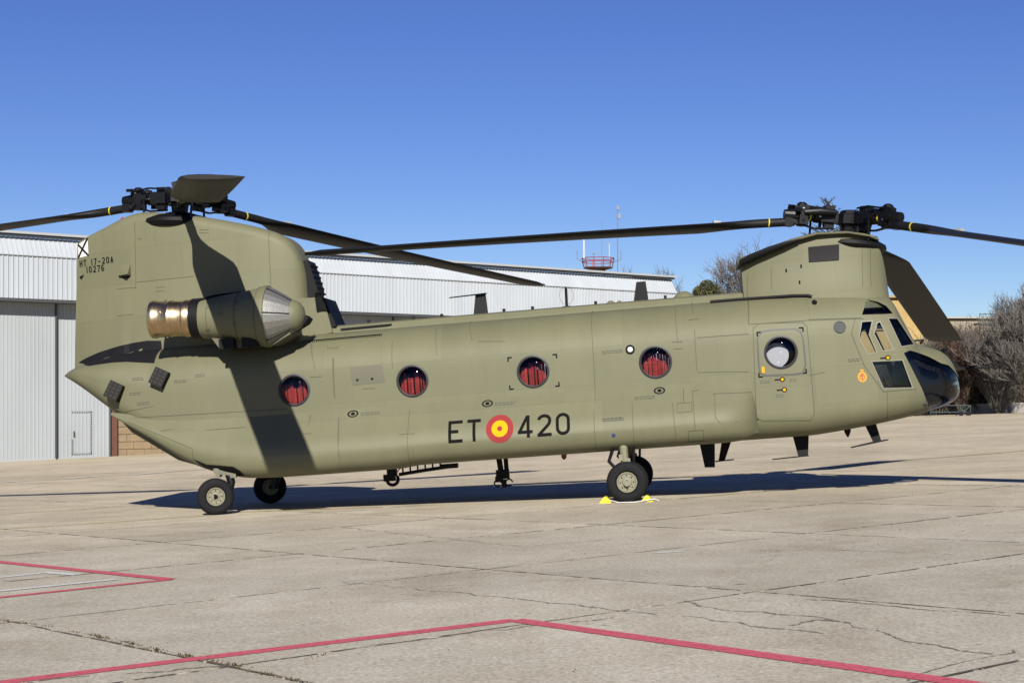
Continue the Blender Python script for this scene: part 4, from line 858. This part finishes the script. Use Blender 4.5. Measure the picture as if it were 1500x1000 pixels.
m = MB(); m.box(((X0+X1)/2, .16, Z(8.02)), (X1-X0+.3, .06, .09)); m.build('roof_edge', gut, hang, smooth=False)
m = MB(); m.box(((X0+X1)/2, .33, Z(5.46)), (X1-X0, .66, .12)); m.build('door_track', trim_d, hang, smooth=False)
m = MB(); m.prism([(0,0),(0,Z(7.13)),(.42,Z(7.86)),(3.2,Z(8.3)),(14,Z(8.3)),(14,0)], X1-.05, X1+.02, 'x'); m.build('end_wall', clad, hang, smooth=False)
m = MB(); m.box(((X0+X1)/2, 13.5, Z(4)), (X1-X0, .1, 8)); m.build('back_wall', clad, hang, smooth=False)
DY = .66
def leaf(x0, x1, yy):
    m = MB(); corr(m, x0+.03, x1-.03, (yy, .2), (yy, Z(5.42)), .152, .016); d = m.build('hangar_door', clad_d, hang, smooth=False, fix=False)
    m = MB(); m.box((x0+.02, yy-.03, Z(1.9)), (.06, .08, 7.0)); m.build('door_edge', trim_d, d, smooth=False)
    m = MB(); m.box((x1-.02, yy-.028, Z(1.9)), (.05, .07, 7.0)); m.build('door_edge', trim_d, d, smooth=False)
    m = MB(); m.box(((x0+x1)/2, yy-.03, Z(-.80)+.18), (x1-x0, .06, .10)); m.build('door_rail', gut, d, smooth=False)
    return d
leaf(-6.6, -3.3, DY+.14); leaf(-3.3, .02, DY); leaf(.02, 2.42, DY); d4 = leaf(2.44, 4.68, DY+.12)
m = MB()
px0, px1, pz0, pz1 = 3.1, 3.87, Z(-.42), Z(1.22)
for a, b in (((px0,pz1),(px1,pz1)),((px1,pz1),(px1,pz0)),((px0,pz0),(px1,pz0)),((px0,pz0),(px0,pz0+.55))):
    n_ = int(max(abs(a[0]-b[0]), abs(a[1]-b[1]))/.09)
    for k in range(n_+1):
        t = k/n_; m.box((a[0]+(b[0]-a[0])*t, DY+.08, a[1]+(b[1]-a[1])*t), (.05, .02, .05))
m.build('wicket_door_trim', mat('trim_grey', (.32,.33,.33), .6), d4, smooth=False)
m = MB(); m.box((px0+.07, DY+.07, Z(.35)), (.03, .05, .22)); m.build('wicket_handle', trim_d, d4, smooth=False)
# masonry pier beyond the doors
stone = mat('pier_stone', (.40,.29,.165), .9, noise=.25, nscale=2.5); rust = mat('rust_post', (.20,.075,.045), .8, noise=.3, nscale=4)
m = MB(); m.box((4.86, DY+.3, Z(1.9)), (.26, .3, 7.1)); m.build('steel_post', rust, hang, smooth=False)
m = MB(); m.box((7.2, DY+.5, Z(1.2)), (4.6, .3, 5.6)); m.build('pier_wall', mat('mortar', (.30,.235,.15), .95), hang, smooth=False)
bme = {}
for r_ in range(9):
    x = 4.98 - (.3 if r_ % 2 else 0); k = 0
    while x < 9.3:
        wd = .78; a = max(x, 4.99); b = min(x+wd, 9.4)
        if b-a > .1:
            mb = MB(); zz = Z(-.75)+.30*r_; mb.box(((a+b)/2, DY+.335+random.uniform(-.012,.006), zz), (b-a-.02, .06, .28)); mb.build('stone_block', stone, hang, smooth=False)
        x += wd
for k in range(9): leaf(9.4+k*2.9, 9.4+(k+1)*2.9-.02, DY+(.13 if k % 2 else 0))
tag(hang, 'long white ribbed-metal hangar with sliding doors behind the helicopter', 'hangar')
# small lower annex past the end of the hangar
an = empty('annex', (13.7, 110.5, -.9)); an.scale = (1.285,)*3; tag(an, 'low white-roofed annex just beyond the far end of the hangar', 'building')
m = MB(); m.box((0, 0, 2.6), (4.6, 6, 5.3)); m.build('wall', clad, an, smooth=False)
m = MB(); m.prism([(-2.5,5.32),(2.5,5.2),(2.5,5.5),(-2.5,5.75)], -3.2, 3.2); m.build('roof', clad, an, smooth=False)

# ------------------------------------------------------------------ bare trees, shrubs
def grow(mb, p, d, L_, r, depth, maxd, spread, rngl, up=.12, n=4):
    segs = 3; pts = [p]; cur = Vector(p); dd = Vector(d)
    for s in range(segs):
        dd = (dd+Vector((rngl.uniform(-.16,.16), rngl.uniform(-.16,.16), rngl.uniform(-.05,.14)+up*.3))).normalized(); cur = cur+dd*(L_/segs); pts.append(cur.copy())
    rs = [max(.0075, r*(1-.45*i/segs)) for i in range(segs+1)]
    mb[0 if depth < 2 else 1].tube(pts, rs, max(3, 6-depth), False)
    if depth >= maxd: return
    for k in range(rngl.randint(2, 3) + (1 if depth < 2 else 0)):
        t = rngl.uniform(.35, 1.); i = min(segs-1, int(t*segs)); q = pts[i].lerp(pts[i+1], t*segs-i)
        ax = Vector((rngl.uniform(-1,1), rngl.uniform(-1,1), rngl.uniform(-.5,1))).normalized()
        nd = (dd+ax*spread).normalized(); grow(mb, q, nd, L_*rngl.uniform(.58,.82), r*.55, depth+1, maxd, spread, rngl, up, n)
    grow(mb, pts[-1], dd, L_*.75, r*.55, depth+1, maxd, spread, rngl, up, n)
bark = mat('bark', (.13,.11,.10), .95, noise=.4, nscale=3); twig = mat('twigs', (.15,.132,.115), .95)
def bare_tree(name, loc, h, label, seed, maxd=6, spread=.75, tm=None, r0=None, lean=(0,0), trunk=None):
    rl = random.Random(seed); mb = [MB(), MB()]; t = empty(name, loc); t.scale = (BS,)*3
    L0 = trunk or h*.28
    grow(mb, Vector((0,0,-.3)), Vector((lean[0], lean[1], 1)).normalized(), L0, r0 or h*.022, 0, maxd, spread, rl)
    zmax = max(v[2] for v in mb[1].v); k = h/zmax
    for q in mb: q.v = [(v[0]*k, v[1]*k, v[2]*k) for v in q.v]
    mb[0].build('trunk', bark, t, smooth=False, fix=False); mb[1].build('crown', tm or twig, t, smooth=False, fix=False)
    tag(t, label, 'tree'); return t
BS = 1.29                                            # backdrop things are laid out at a reduced scale and enlarged with their empties
def far(px, depth): return ((px-750)/2225*depth*BS, depth*BS)
def put(px, depth): x, y = far(px, depth); return (x, y, gz(x, y))
def htop(py, depth, x): return (1.404+(580-py)*depth*BS/2225-gz(x, depth*BS))/BS
def tree_at(px, py, depth, label, seed, **k):
    l = put(px, depth); return bare_tree(k.pop('name', 'bare_tree'), l, htop(py, depth, l[0]), label, seed, **k)
tree_at(965, 384, 105, 'bare winter tree rising behind the far end of the hangar roof', 3, maxd=7, spread=1.0, trunk=2.4)
tree_at(999, 388, 104, 'smaller bare tree right of the hangar end, beside the round evergreen', 11, maxd=7, spread=1.0, trunk=2.2)
tree_at(1106, 338, 98, 'large bare tree behind the left edge of the front rotor pylon', 21, maxd=7, spread=1.05, trunk=2.4)
tree_at(1512, 405, 80, 'bare tree above the thicket at the right edge of the picture', 31, maxd=7, spread=.8)
# evergreen crowns
needle = mat('evergreen', (.13,.115,.025), .8, noise=.5, nscale=1.6, col2=(.05,.055,.016)); cedar_m = mat('cedar', (.055,.068,.05), .8, noise=.4, nscale=2)
def leafy(name, loc, blobs, n, size, m, label, th, cat='tree'):
    t = empty(name, loc); t.scale = (BS,)*3; mb = MB()
    for (bx, by, bz, br) in blobs:
        for _ in range(n):
            d = Vector(rng.normal(0, 1, 3)).normalized()*br*random.uniform(.55, 1.08)**.7; c = Vector((bx, by, bz))+d
            s = size*random.uniform(.5, 1.3); a = Vector(rng.normal(0,1,3)).normalized()*s; b = Vector(rng.normal(0,1,3)).normalized()*s*.6
            mb.add([c-a, c+b, c+a, c-b], [(0,1,2,3)])
    mb.build('crown', m, t, smooth=False, fix=False)
    m_ = MB(); m_.tube([(0,0,-.3),(.05,0,th*.5),(0,0,th)], [.25,.18,.08], 7); m_.build('trunk', bark, t); tag(t, label, cat); return t
l = put(1036, 92); h = htop(409, 92, l[0])
leafy('evergreen_tree', l, [(0,0,h-.55,.5),(-.45,.1,h-.85,.45),(.42,0,h-.8,.42),(0,.2,h-1.3,.75),(-.2,0,h-2.2,.9)], 1100, .08, needle, 'round olive-green evergreen behind the helicopter roof between two bare trees', h-1.0)
# tall cedar behind the front rotor: only its spiky top shows
l = put(1212, 88); h = htop(294, 88, l[0]); t = empty('cedar_tree', l); t.scale = (BS,)*3; mb = MB(); tr = MB()
tr.tube([(0,0,-.3),(0,0,h*.6),(.05,0,h)], [.28,.14,.02], 7); rl = random.Random(5)
for k in range(110):
    z = h*(.45+.55*(k/110)); L_ = (h-z)*.42+.45; a = rl.uniform(0, 6.28); d = Vector((math.cos(a), math.sin(a), .55)); p0 = Vector((0,0,z)); p1 = p0+d*L_
    mb.tube([p0, p0.lerp(p1,.5)+Vector((0,0,-.05)), p1], [.035,.025,.006], 4, False)
    for j in range(26):
        t_ = rl.uniform(.2, 1.); c = p0.lerp(p1, t_); e = Vector((rl.uniform(-1,1), rl.uniform(-1,1), rl.uniform(-.1,1))).normalized()*rl.uniform(.08,.26)
        s = Vector((rl.uniform(-1,1), rl.uniform(-1,1), rl.uniform(-1,1))).normalized()*.018
        mb.add([c-s, c+s, c+e], [(0,1,2)])
tr.build('trunk', bark, t); mb.build('crown', cedar_m, t, smooth=False, fix=False); tag(t, 'spiky conifer whose top shows above the front rotor hub', 'tree')

# ------------------------------------------------------------------ thicket, low wall, building and railing on the right
tw_d = mat('thicket_twig', (.135,.105,.072), .95, noise=.4, nscale=.5, col2=(.075,.062,.038)); tw_r = mat('russet_leaf', (.13,.045,.03), .9, noise=.4, nscale=2); tw_y = mat('yellow_leaf', (.34,.24,.04), .9)
def thicket(mb, px0, px1, d0, d1, hh, n, seed, lmin=.5, lmax=1.5, thick=.012):
    rl = random.Random(seed)
    for _ in range(n):
        px = rl.uniform(px0, px1); dp = rl.uniform(d0, d1); x, y = far(px, dp); z0 = gz(x, y); hm = BS*hh(px)*rl.uniform(.62, 1.)
        base = Vector((x, y, z0+rl.uniform(0, hm*.86))); d = Vector((rl.uniform(-.8,.8), rl.uniform(-.8,.8), rl.uniform(.2,1.2))).normalized(); L_ = BS*rl.uniform(lmin, lmax)
        p1 = base+d*L_*.5; p2 = p1+(d+Vector((rl.uniform(-.5,.5), rl.uniform(-.5,.5), rl.uniform(-.2,.5)))).normalized()*L_*.5
        mb.tube([base, p1, p2], [thick*1.6, thick, thick*.4], 3, False)
        for j in range(5):
            q = base.lerp(p2, rl.uniform(.3,1)); e = Vector((rl.uniform(-1,1), rl.uniform(-1,1), rl.uniform(-.3,1))).normalized()*rl.uniform(.12,.45); s = Vector((rl.uniform(-1,1),rl.uniform(-1,1),rl.uniform(-1,1))).normalized()*thick*.9
            mb.add([q-s, q+s, q+e], [(0,1,2)])
hh = pchip([1180,1290,1330,1360,1400,1450,1500,1600,1700],[2.6,3.1,3.7,5.0,5.5,5.5,5.1,5.2,5.4])
mb = MB(); thicket(mb, 1170, 1700, 84, 93, hh, 30000, 4, thick=.017); tag(mb.build('thicket', tw_d, None, smooth=False, fix=False), 'mass of leafless grey-brown shrubs along the right edge of the apron', 'shrubs', kind='stuff')
def shrub(name, px, depth, h, wd, m, label, n, seed, leaf=None):
    l = put(px, depth); t = empty(name, l); t.scale = (BS,)*3; rl = random.Random(seed); mb = MB(); lv = MB()
    for _ in range(n):
        a = rl.uniform(0, 6.28); s = rl.uniform(.1, 1); d = Vector((math.cos(a)*s*wd/h, math.sin(a)*s*wd/h, 1)).normalized(); L_ = h*rl.uniform(.55, 1.05); p = Vector((d.x*.1, d.y*.1, -.1)); pts = [p]
        for k in range(4): d = (d+Vector((rl.uniform(-.22,.22), rl.uniform(-.22,.22), rl.uniform(-.05,.1)))).normalized(); p = p+d*L_/4; pts.append(p)
        mb.tube(pts, [.028,.022,.016,.01,.004], 3, False)
        for j in range(20):
            i = rl.randint(1, 3); q = pts[i].lerp(pts[i+1], rl.random()); e = (d+Vector((rl.uniform(-1,1), rl.uniform(-1,1), rl.uniform(-.4,.8)))).normalized()*rl.uniform(.2,.6); s_ = Vector((rl.uniform(-1,1),rl.uniform(-1,1),rl.uniform(-1,1))).normalized()*.01
            mb.add([q-s_, q+s_, q+e], [(0,1,2)])
            if leaf:
                for _k in range(3):
                    c = q+e*rl.random(); u = Vector((rl.uniform(-1,1),rl.uniform(-1,1),rl.uniform(-1,1)))*.05; v = Vector((rl.uniform(-1,1),rl.uniform(-1,1),rl.uniform(-1,1)))*.05; lv.add([c-u, c+v, c+u, c-v], [(0,1,2,3)])
    mb.build('stem', m, t, smooth=False, fix=False)
    if leaf: lv.build('foliage', leaf, t, smooth=False, fix=False)
    tag(t, label, 'shrub'); return t
pale = mat('pale_twig', (.155,.137,.115), .95)
shrub('russet_shrub', 1408, 83.5, 4.9, 1.6, tw_d, 'russet-leaved shrub standing highest beside the drooping front blade', 170, 1, tw_r)
shrub('grey_shrub', 1462, 82.5, 4.2, 2.3, pale, 'pale grey leafless shrub in front of the thicket, rooted at the white kerb wall', 150, 2)
shrub('yellow_shrub', 1502, 93, 4.9, 1.4, tw_d, 'shrub with yellow-green leaves below the green railing', 60, 3, tw_y)
# low white wall
lw = empty('low_wall', (0,0,0)); tag(lw, 'low whitewashed wall at the foot of the thicket', 'wall')
a = put(1290, 89); b = put(1640, 78.5)
A_, B_ = Vector(a), Vector(b); dd = (B_-A_); n_ = 7; ww = mat('whitewash', (.55,.52,.48), .9, noise=.2, nscale=1.5)
for k in range(n_):
    p, q = A_.lerp(B_, k/n_), A_.lerp(B_, (k+1)/n_); c = (p+q)/2; ln = (Vector((q.x,q.y,0))-Vector((p.x,p.y,0))).length
    m = MB(); m.box((c.x, c.y, c.z+.28), (ln-.03, .35, .8), Matrix.Rotation(math.atan2(dd.y, dd.x), 3, 'Z')); m.build('wall_section', ww, lw, smooth=False)
# steel trestle near the nose
st = empty('steel_trestle', put(1391, 80)); st.scale = (BS,)*3; tag(st, 'dark steel trolley frame standing by the low wall beyond the nose', 'trolley'); fm = mat('frame_steel', (.04,.06,.065), .6)
m = MB(); m.tube([(-1.0,0,.55),(1.1,0,.55)], .03, 6); m.tube([(-1.0,0,.2),(1.1,0,.2)], .03, 6); m.tube([(-1.0,.7,.55),(1.1,.7,.55)], .03, 6)
for x in (-1.0, .55, 1.1): m.tube([(x,0,0),(x,0,.56)], .03, 6); m.tube([(x,.7,0),(x,.7,.56)], .03, 6); m.tube([(x,0,.55),(x,.7,.55)], .03, 6)
m.tube([(.55,0,.05),(1.1,0,.55)], .025, 6); m.build('frame', fm, st)
for x in (.6, 1.0):
    m = MB(); m.lathe([(-.04,.13),(.04,.13)], (x, -.03, .13), Matrix.Rotation(R(90),3,'Z'), 14); m.build('wheel', rubber, st)
ex = empty('red_canister', put(1404, 84)); ex.scale = (BS,)*3; tag(ex, 'small red canister standing in the shrubs right of the nose', 'canister')
ex.location.z += .75
m = MB(); m.lathe([(0,.11),(.3,.11),(.36,.04)], (0,-.6,0), Matrix.Rotation(R(-90),3,'Y'), 14); m.build('tank', mat('ext_red', (.22,.03,.02), .5), ex)
m = MB(); m.box((0,-.6,-.3), (.2,.2,.6)); m.build('stand', fm, ex, smooth=False)
# long beige building behind the thicket
bd = empty('beige_building', put(1470, 104)); bd.scale = (BS,)*3; zB = bd.location.z; tag(bd, 'long beige flat-roofed building behind the thicket with a parapet', 'building')
topz = htop(465, 104, bd.location.x); bw = mat('beige_render', (.42,.36,.26), .9, noise=.2, nscale=.8)
m = MB(); m.box((3, 3, topz/2-.3), (26, 6, topz+.4)); m.build('wall', bw, bd, smooth=False)
m = MB(); m.box((3, 2.9, topz-.02), (26.4, 6.4, .1)); m.build('coping', mat('coping', (.5,.45,.36), .9), bd, smooth=False)
rl_ = empty('roof_railing', (put(1470, 97)[0], 97*BS, 0)); rl_.scale = (BS,)*3; tag(rl_, 'green steel platform railing above the thicket at the right edge', 'railing'); gm = mat('green_steel', (.06,.15,.12), .6)
zt_ = lambda py: 1.404/BS+(580-py)*97/2225
xa, xb = (put(1435, 97)[0]-rl_.location.x)/BS, (put(1560, 97)[0]-rl_.location.x)/BS
m = MB()
for py in (460, 467): m.tube([(xa, 0, zt_(py)), (xb, 0, zt_(py))], .028, 5)
m.build('rail', gm, rl_)
m = MB(); m.box(((xa+xb)/2, .6, zt_(474)), (xb-xa, 1.4, .12)); m.build('deck', gm, rl_, smooth=False)
for k in range(9):
    x = xa+(xb-xa)*k/8; m = MB(); m.tube([(x, 0, zt_(475)), (x, 0, zt_(459))], .025, 5); m.build('baluster', gm, rl_)
for x in (xa+.2, (xa+xb)/2, xb-.2):
    m = MB(); m.tube([(x, .6, 0), (x, .6, zt_(474))], .06, 6); m.build('post', gm, rl_)
# ochre building seen past and through the cockpit
oc = empty('ochre_building', put(1300, 100)); oc.scale = (BS,)*3; zO = oc.location.z; tag(oc, 'sunlit ochre building seen past the windscreen and through the cockpit', 'building')
oh = htop(436, 100, oc.location.x); om = mat('ochre_render', (.60,.42,.16), .9, noise=.2, nscale=.7)
m = MB(); m.box((-.2, 3, oh/2), (5.0, 6, oh)); m.build('wall', om, oc, smooth=False)
m = MB(); m.box((-.2, 2.9, oh+.06), (5.1, 6.4, .14)); m.build('roof', mat('ochre_coping', (.45,.33,.15), .9), oc, smooth=False)
for x in (-1.7, -.3):
    m = MB(); m.box((x, -.02, oh-1.5), (.8, .08, 1.1)); wn = m.build('window', mat('dark_glass', (.03,.035,.04), .15), oc, smooth=False)
    m = MB(); m.box((x, -.05, oh-2.1), (1.0, .14, .08)); m.build('sill', mat('ochre_coping', 0), wn, smooth=False)

# ------------------------------------------------------------------ aerial tower behind the hangar
at = empty('aerial_tower', put(876, 118)); at.scale = (BS,)*3; zA = at.location.z; tag(at, 'red and white lattice tower platform with aerials above the hangar roof', 'tower')
rz_ = lambda py: htop(py, 118, at.location.x)
rx_ = lambda px: (px-876)/2225*118
red_t = mat('tower_red', (.33,.06,.055), .6); wht = mat('tower_white', (.7,.7,.7), .6); gry = mat('mast_grey', (.22,.24,.28), .5)
m = MB()
for sx in (-1, 1):
    for sy in (-1, 1): m.tube([(sx*.5, sy*.5, 0), (sx*.5, sy*.5, rz_(394))], .05, 5)
for k in range(10):
    z0, z1 = k*rz_(394)/10, (k+1)*rz_(394)/10
    for sx in (-1, 1): m.tube([(-.5, sx*.5, z0), (.5, sx*.5, z1)], .025, 4); m.tube([(sx*.5, -.5, z0), (sx*.5, .5, z1)], .025, 4)
m.build('lattice', red_t, at)
m = MB(); m.lathe([(rz_(396)-0, .5),(rz_(393), 1.15),(rz_(391.5), 1.12)], (0,0,0), Matrix.Rotation(R(-90),3,'Y'), 14); m.build('platform', mat('platform_dark', (.09,.03,.03), .7), at)
for py in (378.5, 384):
    m = MB(); m.tube([(1.25*math.cos(a), 1.25*math.sin(a), rz_(py)) for a in np.linspace(0, 2*math.pi, 25)], .035, 5, False); m.build('guard_rail', red_t, at)
for k in range(10):
    a = 2*math.pi*k/10; m = MB(); m.tube([(1.1*math.cos(a), 1.1*math.sin(a), rz_(392)), (1.25*math.cos(a), 1.25*math.sin(a), rz_(378))], .035, 5); m.build('stanchion', red_t, at)
def mast(px, y, pa, pb, r, m_, head=None):
    m = MB(); x = rx_(px); m.tube([(x, y, rz_(pa)), (x, y, rz_(pb))], r, 6); o = m.build('aerial', m_, at)
    if head: m = MB(); m.box((x, y, rz_(pb)), head); m.build('aerial_head', gry, o, smooth=False)
mast(854.5, -.9, 380, 348, .07, wht); mast(904, -.6, 400, 306, .045, gry, (.18,.18,.3)); mast(882, .3, 380, 322, .022, gry); mast(892, -.4, 380, 357, .03, wht, (.5,.06,.06)); mast(869, -.8, 380, 372, .03, gry, (.2,.2,.12))
m = MB(); m.box((rx_(906), -.6, rz_(318)), (.2,.2,.4)); m.build('aerial_head', gry, at, smooth=False)
for px in (845, 909):
    m = MB(); x = rx_(px); e = rx_(860 if px < 870 else 893); m.tube([(x, -.4, rz_(368)), (x, -.4, rz_(380)), (x+(e-x)*.4, -.4, rz_(383)), (e, -.4, rz_(383))], .03, 5); m.build('side_aerial', gry, at)
